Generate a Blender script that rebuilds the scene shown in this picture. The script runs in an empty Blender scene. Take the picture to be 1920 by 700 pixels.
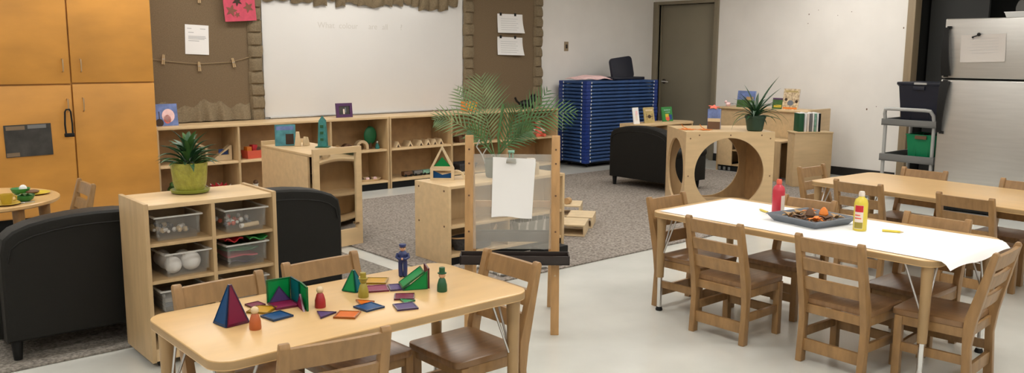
import bpy, bmesh, math, random
from mathutils import Vector, Matrix
R = math.radians
C = bpy.context.scene.collection
sc = bpy.context.scene
rnd = random.Random(7)

# ------------------------------------------------------------------ materials
def mat(name, col, rough=.5, metal=0, spec=.5, var=0, scale=8, stretch=(1, 1, 1), bump=0, bscale=60, col2=None, coat=0, emit=None):
    m = bpy.data.materials.new(name); m.use_nodes = True
    nt = m.node_tree; b = nt.nodes['Principled BSDF']
    b.inputs['Roughness'].default_value = rough; b.inputs['Metallic'].default_value = metal
    b.inputs['Specular IOR Level'].default_value = spec; b.inputs['Coat Weight'].default_value = coat
    b.inputs['Base Color'].default_value = (*col, 1)
    if emit:
        b.inputs['Emission Color'].default_value = (*emit[:3], 1); b.inputs['Emission Strength'].default_value = emit[3]
    if var or bump:
        tc = nt.nodes.new('ShaderNodeTexCoord'); mp = nt.nodes.new('ShaderNodeMapping')
        mp.inputs['Scale'].default_value = stretch
        nt.links.new(tc.outputs['Object'], mp.inputs['Vector'])
    if var:
        n = nt.nodes.new('ShaderNodeTexNoise'); n.inputs['Scale'].default_value = scale; n.inputs['Detail'].default_value = 5
        nt.links.new(mp.outputs['Vector'], n.inputs['Vector'])
        r = nt.nodes.new('ShaderNodeValToRGB')
        c2 = col2 or tuple(c * (1 - var) for c in col)
        r.color_ramp.elements[0].position = .32; r.color_ramp.elements[1].position = .68
        r.color_ramp.elements[0].color = (*c2, 1)
        r.color_ramp.elements[1].color = (*(min(1, c * (1 + var * .35)) for c in col), 1)
        nt.links.new(n.outputs['Fac'], r.inputs['Fac']); nt.links.new(r.outputs['Color'], b.inputs['Base Color'])
    if bump:
        n2 = nt.nodes.new('ShaderNodeTexNoise'); n2.inputs['Scale'].default_value = bscale; n2.inputs['Detail'].default_value = 3
        nt.links.new(mp.outputs['Vector'], n2.inputs['Vector'])
        bp = nt.nodes.new('ShaderNodeBump'); bp.inputs['Strength'].default_value = bump; bp.inputs['Distance'].default_value = .01
        nt.links.new(n2.outputs['Fac'], bp.inputs['Height']); nt.links.new(bp.outputs['Normal'], b.inputs['Normal'])
    return m

def clear_mat(name, col, opacity, rough=.1, dens=.8):
    """see-through plastic: tinted transparency mixed with a glossy/diffuse skin"""
    m = bpy.data.materials.new(name); m.use_nodes = True; nt = m.node_tree
    for n in list(nt.nodes): nt.nodes.remove(n)
    out = nt.nodes.new('ShaderNodeOutputMaterial'); tr = nt.nodes.new('ShaderNodeBsdfTransparent')
    p = nt.nodes.new('ShaderNodeBsdfPrincipled'); mx = nt.nodes.new('ShaderNodeMixShader')
    tr.inputs['Color'].default_value = (*(1 - (1 - c) * dens for c in col), 1)
    p.inputs['Base Color'].default_value = (*col, 1); p.inputs['Roughness'].default_value = rough
    mx.inputs['Fac'].default_value = opacity
    nt.links.new(tr.outputs[0], mx.inputs[1]); nt.links.new(p.outputs[0], mx.inputs[2]); nt.links.new(mx.outputs[0], out.inputs['Surface'])
    return m

M = {}
M['wall'] = mat('wall paint', (.77, .745, .71), .75, var=.04, scale=3, bump=.04, bscale=90)
M['wall2'] = mat('right wall paint', (.83, .80, .76), .75, var=.04, scale=3, bump=.04, bscale=90)
M['ceil'] = mat('ceiling tile', (.7, .68, .64), .9, var=.08, scale=60)
M['floor'] = mat('vinyl floor', (.65, .655, .615), .22, var=.10, scale=2.2, coat=.15)
M['rug'] = mat('grey carpet', (.36, .32, .285), 1, spec=.1, var=.6, scale=60, col2=(.17, .148, .13), bump=.9, bscale=120)
M['rug2'] = mat('dark grey carpet', (.30, .275, .24), 1, spec=.1, var=.5, scale=60, col2=(.15, .135, .12), bump=.9, bscale=120)
M['burlap'] = mat('burlap', (.215, .155, .095), .95, spec=.1, var=.22, scale=120, bump=.5, bscale=260)
M['burlap2'] = mat('gathered burlap', (.245, .19, .12), .95, spec=.1, var=.25, scale=90, bump=.5, bscale=200)
M['board'] = mat('whiteboard', (.73, .715, .695), .22, var=.03, scale=1.5)
M['alu'] = mat('aluminium', (.6, .6, .6), .35, 1)
M['cab'] = mat('honey maple veneer', (.58, .27, .05), .38, var=.18, scale=2.2, stretch=(1, 1, 2.2))
M['maple'] = mat('maple laminate', (.66, .475, .265), .4, var=.10, scale=3.5, stretch=(1, 6, 6))
M['mapled'] = mat('maple plywood and shaded maple', (.50, .345, .18), .45, var=.14, scale=5, stretch=(4, 4, 1))  # darker maple; on the bin shelf sides it stands for side shade
M['top'] = mat('table laminate', (.64, .415, .185), .3, var=.06, scale=3, stretch=(1, 7, 1))
M['edge'] = mat('table edge band', (.38, .245, .115), .45, var=.12, scale=8)
M['chair'] = mat('oak chair wood', (.33, .188, .076), .38, var=.22, scale=9, stretch=(4, 4, 1))
M['seat'] = mat('oak seat wood', (.27, .15, .07), .3, var=.28, scale=7, stretch=(6, 1, 1))
M['easel'] = mat('easel wood', (.50, .285, .115), .45, var=.18, scale=7, stretch=(5, 5, 1))
M['leather'] = mat('black leatherette', (.010, .0095, .008), .55, spec=.22, bump=.12, bscale=90)
M['black'] = mat('black plastic', (.009, .009, .009), .5, spec=.25)
M['blackm'] = mat('black kick board', (.008, .008, .008), .8, spec=.2)
M['choc'] = mat('dark brown plastic', (.022, .014, .012), .4)
M['navy'] = mat('navy tub plastic', (.007, .010, .024), .4)
M['cotb'] = mat('blue cot fabric', (.026, .075, .22), .5, var=.2, scale=14)
M['cotl'] = mat('royal blue plastic', (.014, .04, .22), .4)
M['white'] = mat('white plastic', (.8, .8, .78), .4)
M['paper'] = mat('white paper', (.82, .81, .80), .8, spec=.2)
M['note'] = mat('grey note paper', (.60, .56, .53), .8, spec=.2)
M['paperb'] = mat('bright white paper', (.90, .90, .90), .8, spec=.2)
M['ink'] = mat('grey print', (.45, .45, .46), .8)
M['marker'] = mat('faint marker', (.58, .56, .52), .8)
M['steel'] = mat('brushed stainless', (.56, .55, .53), .36, .85, var=.06, scale=3, stretch=(1, 1, 14))
M['steels'] = mat('grey side panel', (.32, .32, .32), .4, .3)
M['chrome'] = mat('chrome', (.75, .75, .75), .12, 1)
M['brass'] = mat('warm metal pull', (.55, .42, .27), .3, 1)
M['door'] = mat('taupe door paint', (.235, .205, .145), .5, var=.07, scale=2)
M['frame'] = mat('taupe frame paint', (.225, .19, .13), .5)
M['trim'] = mat('tan door trim', (.30, .225, .14), .5)
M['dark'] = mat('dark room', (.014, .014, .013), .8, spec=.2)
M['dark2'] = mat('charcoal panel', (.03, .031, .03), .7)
M['base'] = mat('black cove base', (.012, .011, .010), .5)
M['cart'] = mat('grey cart plastic', (.17, .17, .165), .5)
M['cartp'] = mat('grey cart post', (.42, .42, .41), .4)
M['green'] = mat('green tub plastic', (.0, .19, .075), .4)
M['lime'] = mat('lime glazed pot', (.33, .325, .05), .28, var=.25, scale=40, bump=.5, bscale=70)
M['limes'] = mat('olive saucer', (.20, .24, .03), .35)
M['soil'] = mat('soil', (.03, .02, .012), 1, bump=1, bscale=60)
M['leafd'] = mat('dark green leaf', (.025, .085, .03), .4, var=.5, scale=14)
M['leafm'] = mat('fresh green leaf', (.06, .15, .035), .4, var=.45, scale=12)
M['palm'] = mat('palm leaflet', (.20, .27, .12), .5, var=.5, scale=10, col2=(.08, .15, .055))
M['palmd'] = mat('darker palm leaflet', (.075, .17, .05), .5, var=.4, scale=10)  # darker green for some fronds and the spear
M['potg'] = mat('dark green pot', (.02, .05, .025), .5)
M['pink'] = mat('pink card', (.60, .08, .13), .8, var=.15, scale=20)
M['pinkb'] = mat('pale pink cloth', (.90, .62, .62), .9, var=.15, scale=25)
M['leafp'] = mat('leaf print', (.05, .03, .02), .9)
M['leafp2'] = mat('brown leaf print', (.22, .09, .06), .9)
M['twine'] = mat('twine', (.33, .24, .13), .9)
M['pin'] = mat('clothespin wood', (.50, .36, .2), .7)
M['redp'] = mat('dark red peg paint', (.33, .015, .02), .4)
M['orap'] = mat('rust orange peg paint', (.42, .10, .025), .4)
M['red'] = mat('red paint', (.55, .02, .03), .35)
M['redb'] = mat('red bottle', (.55, .035, .06), .3)
M['yelb'] = mat('yellow bottle', (.70, .56, .06), .3)
M['lab'] = mat('bottle label', (.75, .66, .58), .5)
M['yellow'] = mat('yellow', (.65, .48, .04), .45)
M['yel2'] = mat('mustard cup', (.50, .34, .03), .4)
M['orange'] = mat('orange', (.78, .22, .02), .5)
M['salmon'] = mat('salmon red', (.72, .12, .07), .5)
M['purple'] = mat('purple frame', (.07, .02, .09), .5)
M['teal'] = mat('teal paint', (.02, .19, .18), .5, var=.35, scale=30)
M['tealb'] = mat('teal book', (.08, .30, .36), .5, var=.4, scale=16)
M['grn'] = mat('bowl green', (.03, .22, .05), .35)
M['tree'] = mat('toy tree green', (.01, .14, .05), .5)
M['pale'] = mat('pale wood', (.68, .53, .33), .55, var=.12, scale=12)
M['tanw'] = mat('tan wood', (.48, .30, .14), .55, var=.15, scale=12)
M['brown'] = mat('brown', (.14, .07, .035), .6)
M['grey'] = mat('grey tray', (.16, .18, .21), .5)
M['dkgrey'] = mat('dark weave', (.05, .05, .055), .8, var=.4, scale=60, bump=.6, bscale=80)
M['cloud'] = mat('sky blue print', (.16, .23, .50), .6, var=.4, scale=14)
M['blue'] = mat('blue paint', (.02, .06, .25), .5)
M['skin'] = mat('toy skin', (.62, .36, .22), .5)
M['uniform'] = mat('navy uniform paint', (.02, .032, .12), .45)
M['mint'] = mat('mint green', (.25, .48, .36), .5, var=.5, scale=25)
M['tan'] = mat('tan book cover', (.47, .36, .15), .6, var=.2, scale=20)
M['cream'] = mat('cream book cover', (.72, .60, .40), .6, var=.45, scale=38, col2=(.30, .2, .12))
M['photo'] = mat('dim photo print', (.055, .052, .047), .35, var=.5, scale=9)
M['photo2'] = mat('photo print tan patch', (.20, .14, .085), .4)
M['clip'] = mat('silver clip', (.5, .5, .47), .3, .8)
M['olive'] = mat('olive toy paint', (.30, .24, .03), .45)
M['hunter'] = mat('dark green toy paint', (.01, .08, .03), .45)
M['acrylic'] = clear_mat('clear acrylic', (.85, .83, .77), .2, .05, .25)
M['bin'] = clear_mat('clear storage plastic', (.72, .70, .66), .085, .2, .16)
M['rim'] = clear_mat('storage bin rim', (.85, .84, .80), .42, .2, .25)
M['light'] = mat('lamp diffuser', (.9, .9, .9), .6, emit=(1, .965, .905, 13))
M['mirror'] = mat('acrylic mirror', (.80, .80, .78), .04, 1)
for k, c in dict(tblue=(.0, .085, .28), tred=(.24, .006, .05), tgreen=(.0, .34, .08), tteal=(.0, .18, .22), tpurple=(.11, .06, .22),
                 tmag=(.36, .02, .10), tyellow=(.72, .40, .0), torange=(.85, .20, .0)).items():
    M[k] = clear_mat('tinted tile ' + k, c, .62, .38, 1.0)
    M[k + 'e'] = mat('tile rim ' + k, tuple(x * .3 for x in c), .25)

# trellis print
def trellis():
    m = mat('trellis print', (.2, .19, .17), .95); nt = m.node_tree; b = nt.nodes['Principled BSDF']
    tc = nt.nodes.new('ShaderNodeTexCoord'); mp = nt.nodes.new('ShaderNodeMapping')
    mp.inputs['Rotation'].default_value = (0, 0, R(45)); mp.inputs['Scale'].default_value = (17, 17, 17)
    br = nt.nodes.new('ShaderNodeTexBrick'); br.offset = 0
    br.inputs['Color1'].default_value = (.17, .16, .145, 1); br.inputs['Color2'].default_value = (.19, .18, .16, 1)
    br.inputs['Mortar'].default_value = (.55, .52, .46, 1); br.inputs['Mortar Size'].default_value = .09
    br.inputs['Brick Width'].default_value = 1; br.inputs['Row Height'].default_value = 1; br.inputs['Scale'].default_value = 1
    nt.links.new(tc.outputs['Object'], mp.inputs[0]); nt.links.new(mp.outputs[0], br.inputs['Vector']); nt.links.new(br.outputs[0], b.inputs['Base Color'])
    return m
M['trellis'] = trellis()

# ------------------------------------------------------------------ mesh builder
class MB:
    def __init__(s): s.bm = bmesh.new(); s.X = Matrix.Identity(4)
    def _v(s, p): return s.bm.verts.new(s.X @ Vector(p))
    def _f(s, vs, mi=0):
        try: f = s.bm.faces.new(vs)
        except ValueError: return None
        f.material_index = mi; return f
    def _bev(s, faces, bev, seg=2):
        if bev <= 0: return
        mi = faces[0].material_index
        es = list({e for f in faces for e in f.edges})
        r = bmesh.ops.bevel(s.bm, geom=es, offset=bev, segments=seg, affect='EDGES', clamp_overlap=True, profile=.6)
        for f in r['faces']: f.material_index = mi
    def box(s, x0, x1, y0, y1, z0, z1, bev=0, mi=0, seg=2):
        v = [s._v((x, y, z)) for x in (x0, x1) for y in (y0, y1) for z in (z0, z1)]
        F = [s._f([v[i] for i in q], mi) for q in ((0, 1, 3, 2), (4, 6, 7, 5), (0, 4, 5, 1), (2, 3, 7, 6), (0, 2, 6, 4), (1, 5, 7, 3))]
        s._bev(F, bev, seg); return s
    def prism(s, poly, a, b, plane='xy', bev=0, mi=0, mi_side=None, seg=2):
        def P(u, v, w): return {'xy': (u, v, w), 'xz': (u, w, v), 'yz': (w, u, v)}[plane]
        lo = [s._v(P(u, v, a)) for u, v in poly]; hi = [s._v(P(u, v, b)) for u, v in poly]
        F = [s._f(lo[::-1], mi), s._f(hi, mi)]; n = len(poly)
        for i in range(n): F.append(s._f([lo[i], lo[(i + 1) % n], hi[(i + 1) % n], hi[i]], mi if mi_side is None else mi_side))
        F = [f for f in F if f]
        bmesh.ops.recalc_face_normals(s.bm, faces=F)
        if n > 12: s._bev(F[:2], bev, seg)
        else: s._bev(F, bev, seg)
        return s
    def ring_panel(s, outer, inner, a, b, plane='xz', mi=0, mi_in=None):
        """panel with a hole; both loops have the same number of points"""
        def P(u, v, w): return {'xy': (u, v, w), 'xz': (u, w, v), 'yz': (w, u, v)}[plane]
        n = len(outer); L = [[s._v(P(u, v, w)) for u, v in lp] for w in (a, b) for lp in (outer, inner)]
        F = []
        for i in range(n):
            j = (i + 1) % n
            F += [s._f([L[0][i], L[0][j], L[1][j], L[1][i]], mi), s._f([L[2][i], L[3][i], L[3][j], L[2][j]], mi),
                  s._f([L[0][i], L[2][i], L[2][j], L[0][j]], mi), s._f([L[1][i], L[1][j], L[3][j], L[3][i]], mi if mi_in is None else mi_in)]
        bmesh.ops.recalc_face_normals(s.bm, faces=[f for f in F if f]); return s
    def tube(s, pts, r, n=10, mi=0, r2=None, caps=True, flat=1):
        pts = [Vector(p) for p in pts]; rings = []; k = len(pts); ref = None
        for i, p in enumerate(pts):
            t = (pts[min(i + 1, k - 1)] - pts[max(i - 1, 0)]).normalized()
            if ref is None: ref = Vector((0, 0, 1)) if abs(t.z) < .9 else Vector((1, 0, 0))
            u = t.cross(ref).normalized(); w = u.cross(t).normalized(); ref = w
            rr = r if r2 is None else r + (r2 - r) * i / (k - 1)
            if callable(r): rr = r(i / (k - 1))
            rings.append([s._v(p + u * math.cos(2 * math.pi * j / n) * rr + w * math.sin(2 * math.pi * j / n) * rr * flat) for j in range(n)])
        F = []
        for a, b in zip(rings, rings[1:]):
            for j in range(n): F.append(s._f([a[j], a[(j + 1) % n], b[(j + 1) % n], b[j]], mi))
        if caps: F.append(s._f(rings[0][::-1], mi)); F.append(s._f(rings[-1], mi))
        bmesh.ops.recalc_face_normals(s.bm, faces=[f for f in F if f]); return s
    def cyl(s, p0, p1, r0, r1=None, n=16, mi=0): return s.tube([p0, p1], r0, n, mi, r0 if r1 is None else r1)
    def lathe(s, prof, c=(0, 0, 0), n=24, mi=0, sx=1, sy=1):
        rings = []
        for r, z in prof:
            if r < 1e-6: rings.append([s._v((c[0], c[1], c[2] + z))])
            else: rings.append([s._v((c[0] + r * sx * math.cos(2 * math.pi * j / n), c[1] + r * sy * math.sin(2 * math.pi * j / n), c[2] + z)) for j in range(n)])
        F = []
        for a, b in zip(rings, rings[1:]):
            for j in range(n):
                k = (j + 1) % n
                if len(a) == 1 and len(b) == 1: continue
                if len(a) == 1: F.append(s._f([a[0], b[k], b[j]], mi))
                elif len(b) == 1: F.append(s._f([a[j], a[k], b[0]], mi))
                else: F.append(s._f([a[j], a[k], b[k], b[j]], mi))
        if len(rings[0]) > 1: F.append(s._f(rings[0][::-1], mi))
        if len(rings[-1]) > 1: F.append(s._f(rings[-1], mi))
        F = [f for f in F if f]
        bmesh.ops.recalc_face_normals(s.bm, faces=F); return s
    def ball(s, c, r, mi=0, n=16, sx=1, sy=1, sz=1):
        k = n // 2
        return s.lathe([(r * math.sin(math.pi * i / k), -r * sz * math.cos(math.pi * i / k)) for i in range(k + 1)], c, n, mi, sx, sy)
    def shell(s, w0, d0, w1, d1, h, t, c=(0, 0, 0), mi=0, rim=0):
        """open tapered tub: bottom w0 x d0, mouth w1 x d1"""
        x, y, z = c
        def loop(w, d, zz): return [s._v((x + a * w / 2, y + b * d / 2, z + zz)) for a, b in ((-1, -1), (1, -1), (1, 1), (-1, 1))]
        Ls = [loop(w0, d0, 0), loop(w1, d1, h)]
        if rim: Ls += [loop(w1 + rim * 2, d1 + rim * 2, h), loop(w1 + rim * 2, d1 + rim * 2, h + t * 2), loop(w1 - 2 * t, d1 - 2 * t, h + t * 2)]
        else: Ls += [loop(w1 - 2 * t, d1 - 2 * t, h)]
        Ls.append(loop(w0 - 2 * t, d0 - 2 * t, t)); F = [s._f(Ls[0][::-1], mi)]
        for a, b in zip(Ls, Ls[1:]):
            for j in range(4): F.append(s._f([a[j], a[(j + 1) % 4], b[(j + 1) % 4], b[j]], mi))
        F.append(s._f(Ls[-1], mi)); bmesh.ops.recalc_face_normals(s.bm, faces=[f for f in F if f]); return s
    def grid(s, fn, nu, nv, mi=0, thick=0):
        P = [[Vector(fn(i / nu, j / nv)) for j in range(nv + 1)] for i in range(nu + 1)]
        V = [[s._v(p) for p in row] for row in P]
        for i in range(nu):
            for j in range(nv): s._f([V[i][j], V[i + 1][j], V[i + 1][j + 1], V[i][j + 1]], mi)
        if thick:
            def nrm(i, j):
                a = P[min(i + 1, nu)][j] - P[max(i - 1, 0)][j]; b = P[i][min(j + 1, nv)] - P[i][max(j - 1, 0)]
                return a.cross(b).normalized()
            W = [[s._v(P[i][j] - nrm(i, j) * abs(thick)) for j in range(nv + 1)] for i in range(nu + 1)]
            for i in range(nu):
                for j in range(nv): s._f([W[i][j + 1], W[i + 1][j + 1], W[i + 1][j], W[i][j]], mi)
            for i in range(nu):
                s._f([V[i + 1][0], V[i][0], W[i][0], W[i + 1][0]], mi); s._f([V[i][nv], V[i + 1][nv], W[i + 1][nv], W[i][nv]], mi)
            for j in range(nv):
                s._f([V[0][j], V[0][j + 1], W[0][j + 1], W[0][j]], mi); s._f([V[nu][j + 1], V[nu][j], W[nu][j], W[nu][j + 1]], mi)
        return s
    def leaf(s, base, az, el, length, width, droop, n=7, mi=0, fold=.25, twist=0):
        """a strap leaf that arches under its weight"""
        p = Vector(base); ds = length / n; e = el; L = []
        for i in range(n + 1):
            t = i / n
            d = Vector((math.cos(az) * math.cos(e), math.sin(az) * math.cos(e), math.sin(e)))
            side = Vector((-math.sin(az), math.cos(az), 0)); up = side.cross(d) * -1
            w = width * (math.sin(math.pi * min(1, t * .85 + .18)) ** .8) * (1 if t < 1 else .02)
            if i == n: w = width * .03
            L.append((s._v(p + side * w / 2 + up * w * fold), s._v(p), s._v(p - side * w / 2 + up * w * fold)))
            p = p + d * ds; e -= droop / n
        for a, b in zip(L, L[1:]):
            s._f([a[0], a[1], b[1], b[0]], mi); s._f([a[1], a[2], b[2], b[1]], mi)
        return s
    def build(s, name, mats, parent=None, loc=None, rz=None, smooth=True, sharp=35):
        me = bpy.data.meshes.new(name); s.bm.to_mesh(me); s.bm.free()
        for m in (mats if isinstance(mats, (list, tuple)) else [mats]): me.materials.append(M[m] if isinstance(m, str) else m)
        if smooth:
            for p in me.polygons: p.use_smooth = True
            me.set_sharp_from_angle(angle=R(sharp))
        o = bpy.data.objects.new(name, me); C.objects.link(o)
        if parent: o.parent = parent
        if loc is not None: o.location = loc
        if rz is not None: o.rotation_euler = (0, 0, rz)
        return o

def tag(o, label, cat, group=None):
    o['label'] = label; o['category'] = cat
    if group: o['group'] = group
    return o
def thing(name, label, cat, loc=(0, 0, 0), rz=0, group=None):
    o = bpy.data.objects.new(name, None); C.objects.link(o); o.empty_display_size = .1
    o.location = loc; o.rotation_euler = (0, 0, rz)
    return tag(o, label, cat, group)
def struct(o): o['kind'] = 'structure'; return o
def dup(root, loc, rz, label, group=None):
    r = root.copy(); C.objects.link(r); r.location = loc; r.rotation_euler = (0, 0, rz); r['label'] = label
    if group: r['group'] = group
    for ch in list(root.children):
        c = ch.copy(); C.objects.link(c); c.parent = r
        for g in ch.children:
            d = g.copy(); C.objects.link(d); d.parent = c
    return r
def rrect(w, d, r, n=6, cx=0, cy=0):
    P = []
    for sx, sy, a0 in ((1, 1, 0), (-1, 1, 90), (-1, -1, 180), (1, -1, 270)):
        for i in range(n + 1):
            a = R(a0 + 90 * i / n); P.append((cx + sx * (w / 2 - r) + r * math.cos(a), cy + sy * (d / 2 - r) + r * math.sin(a)))
    return P
def B(*a, **k): return MB().box(*a, **k)
ORD = 'topmost second third fourth fifth sixth seventh eighth ninth tenth eleventh twelfth thirteenth fourteenth fifteenth sixteenth seventeenth eighteenth nineteenth twentieth twenty-first twenty-second twenty-third twenty-fourth'.split()

# ------------------------------------------------------------------ the room
YB, XR, ZC = 8.02, 9.6, 2.75
XL, YF, XE = -2.2, -3.2, 11.0
struct(B(XL, XE, YF, YB + .1, -.1, 0).build('floor', 'floor'))
struct(B(XL, XE, YF, YB + .1, ZC, ZC + .1).build('ceiling', 'ceil'))
struct(B(XL, XE, YB, YB + .12, 0, ZC).build('wall_back', 'wall'))
struct(B(XL - .12, XL, YF, YB, 0, ZC).build('wall_left', 'wall'))
struct(B(XL, XE, YF - .12, YF, 0, ZC).build('wall_front', 'wall'))
DY0, DY1, DZ = 6.985, 7.93, 2.10          # doorway beside the corner
EY0, EY1 = 1.9, 4.30                      # wide dark opening behind the fridge
w = MB().box(XR, XR + .12, DY1, YB, 0, ZC).box(XR, XR + .12, DY0, DY1, DZ, ZC).box(XR, XR + .12, 4.36, DY0, 0, ZC)
w.box(XR, XR + .12, EY0, 4.36, 2.45, ZC).box(XR, XR + .12, YF, EY0, 0, ZC)
wr = struct(w.build('wall_right', 'wall2'))
sm = MB()
for y, z, a in ((5.621, 1.903, .009), (5.628, 1.795, .006), (5.08, 1.917, .006), (4.82, .80, .012), (4.709, .836, .006), (4.46, 1.72, .01), (5.5, 1.95, .005), (5.25, 1.88, .005)):
    sm.ball((XR, y, z), a * .72, n=8, sx=.15, sz=1.5)
s_ = sm.build('scuff', 'brown', wr); s_['label'] = 'small dark chips in the paint'
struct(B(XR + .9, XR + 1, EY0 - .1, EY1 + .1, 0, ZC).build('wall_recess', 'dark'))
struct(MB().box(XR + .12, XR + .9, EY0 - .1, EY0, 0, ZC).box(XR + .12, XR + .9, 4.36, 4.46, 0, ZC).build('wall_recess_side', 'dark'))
# charcoal door leaf standing in the dark opening, with a small square emblem on it
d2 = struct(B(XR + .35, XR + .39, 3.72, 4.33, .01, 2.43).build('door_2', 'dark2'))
e = MB()
for j in range(3): e.ring_panel([(4.06 + .016 * a, 1.66 + .02 * j + .008 * b) for a, b in ((-1, -1), (1, -1), (1, 1), (-1, 1))],
                                [(4.06 + .010 * a, 1.66 + .02 * j + .004 * b) for a, b in ((-1, -1), (1, -1), (1, 1), (-1, 1))], XR + .345, XR + .35, 'yz')
e.ring_panel([(4.06 + .033 * math.cos(R(a)), 1.68 + .045 * math.sin(R(a))) for a in range(0, 360, 20)], [(4.06 + .027 * math.cos(R(a)), 1.68 + .038 * math.sin(R(a))) for a in range(0, 360, 20)], XR + .345, XR + .35, 'yz')
e.build('emblem', 'cart', d2)
t = MB().box(XR - .012, XR + .13, 4.365, 4.425, 0, 2.5, .004).box(XR - .02, XR + .13, 4.335, 4.365, 0, 2.5, .006)
struct(t.build('trim_1', 'trim'))
# door beside the corner
f = MB().box(XR - .03, XR + .12, DY1, YB - .001, 0, DZ + .045, .004).box(XR - .03, XR + .12, 6.92, DY0, 0, DZ + .045, .004).box(XR - .03, XR + .12, DY0, DY1, DZ, DZ + .045, .004)
f.box(XR + .03, XR + .10, DY1 - .02, DY1, 0, DZ).box(XR + .03, XR + .10, DY0, DY0 + .02, 0, DZ)
struct(f.build('trim_2', 'frame'))
dr = struct(B(XR + .05, XR + .09, DY0 + .022, DY1 - .022, .008, DZ - .004, .003).build('door_1', 'door'))
MB().lathe([(.034, 0), (.034, .006), (.02, .012), (.012, .02), (.012, .05)], n=18).build('rose', 'choc', dr)
k = dr.children[0]; k.rotation_euler = (0, R(-90), 0); k.location = (XR + .05, 7.85, 1.04)
MB().tube([(XR - .0, 7.85, 1.04), (XR - .005, 7.80, 1.04), (XR - .002, 7.73, 1.035)], .011, 10).build('lever_handle', 'chrome', dr)
struct(B(XR - .012, XR, 4.44, 6.92, 0, .10, .003).build('baseboard_right', 'base'))
struct(B(XL, XR, YB - .012, YB, 0, .10, .003).build('baseboard_back', 'base'))
# ceiling lamps: unseen troffers in rows, some added to brighten walls and right side
for x, y, r in [(-.9, -1.2, 0), (1.6, -1.2, 0), (4.1, -1.2, 0), (6.6, -1.2, 0), (-.9, 1.4, 0), (1.6, 1.4, 0), (4.1, 1.4, 0), (8.3, 1.6, 90), (-.9, 4.2, 0), (1.6, 4.2, 0), (4.1, 4.2, 0), (8.5, 4.9, 90), (6.3, 2.9, 0), (6.9, 5.7, 0),  # panels towards the right wall and far table added to brighten that side
                (.3, 6.6, 0), (2.5, 6.95, 0), (4.6, 6.85, 0)]:  # row set close to the back wall to brighten it
    l = thing('ceiling_and_fill_light', 'unseen white ceiling light panel above the room, some added to brighten walls', 'ceiling light', (x, y, ZC), R(r), 'ceiling light panels')
    MB().ring_panel(rrect(1.22, .62, .004, 1), rrect(1.16, .56, .004, 1), -.012, 0, 'xy').build('frame', 'white', l)
    B(-.58, .58, -.28, .28, -.008, -.002).build('diffuser', 'light', l)

# rugs
def rug(name, x0, x1, y0, y1, m, label, notch=None):
    P = [(x0, y0), (x1, y0), (x1, y1), (x0, y1)]
    if notch: P = [(x0, y0), (notch[0], y0), (notch[0], notch[1]), (x1, notch[1]), (x1, y1), (x0, y1)]
    mb = MB().prism(P, 0.0005, .012, 'xy', bev=.004)
    return tag(mb.build(name, m), label, 'rug')
rug('area_rug', 3.13, 8.75, 3.945, 7.1, 'rug', 'large grey shaggy rug in the middle of the room under the easel shelf', (7.9, 4.08))
rug('area_rug', -1.6, 2.97, 4.165, 7.0, 'rug2', 'dark grey rug under the two black armchairs at the left')
RZ = .0128
o = MB().prism(rrect(.52, .40, .02, 3), 0, .012, 'xy', bev=.003).build('floor_mat', 'trellis', loc=(3.66, 4.19, RZ + .001), rz=R(-3))
tag(o, 'small mat with a pale diamond lattice pattern behind the easel', 'mat')

# ------------------------------------------------------------------ boards on the back wall
def puff_border(parent, x, z0, z1, wid, seed, vertical=True):
    r = random.Random(seed); z = z0; mb = MB()
    while z < z1 - .02:
        h = min(.125 + r.uniform(-.012, .012), z1 - z); w_ = wid * r.uniform(.88, 1.08); ph = r.uniform(0, 6)
        def fn(u, v, z=z, h=h, w_=w_, ph=ph):
            bulge = (max(0, math.sin(math.pi * u)) ** .3) * (.35 + .65 * min(1, 3.2 * (1 - v))) * min(1, .3 + 9 * v)
            off = .012 * math.sin(ph + v * 3) * u
            a = (u - .5) * w_ * (1 - .14 * abs(v - .45)) + off * .6; b = z + v * h * 1.06
            dep = -.024 - .04 * bulge - .006 * math.sin(9 * u + ph) * bulge
            return (x + a, YB + dep, b) if vertical else (b, YB + dep, x + a)
        mb.grid(fn, 8, 8); z += h
    o = mb.build('gathered_border', 'burlap2', parent); return o
bl = thing('bulletin_board', 'brown burlap bulletin board left of the whiteboard', 'bulletin board', (0, 0, 0))
B(2.2, 3.66, YB - .02, YB - .001, .02, 2.3).build('burlap_backing', 'burlap', bl)
puff_border(bl, 3.62, .74, 2.25, .15, 3)
def ruf(u, v):
    x = 2.52 + u * 1.02
    fold = .5 + .5 * math.sin(u * 43 + 1.2 * math.sin(u * 11))
    return (x, YB - .022 - (.05 * fold + .016) * (1 - v) ** .8 - .004 * math.sin(u * 90), .765 + v * (.16 + .03 * math.sin(u * 13) + .02 * math.sin(u * 37)))
MB().grid(ruf, 90, 6, thick=.002).build('ruffle', 'burlap2', bl)
br = thing('bulletin_board', 'brown burlap bulletin board between the whiteboard and the white wall', 'bulletin board', (0, 0, 0))
B(6.20, 7.37, YB - .02, YB - .001, .02, 2.3).build('burlap_backing', 'burlap', br)
puff_border(br, 6.24, .74, 2.25, .16, 4); puff_border(br, 7.34, .74, 2.25, .15, 5)
wb = thing('whiteboard', 'large white dry-erase board above the long low shelves', 'whiteboard', (0, 0, 0))
B(3.70, 6.16, YB - .018, YB - .001, .772, 2.12, .002).build('writing_surface', 'board', wb)
MB().box(3.74, 6.12, YB - .05, YB - .0185, .759, .772, .003).build('marker_ledge', 'alu', wb)
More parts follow.
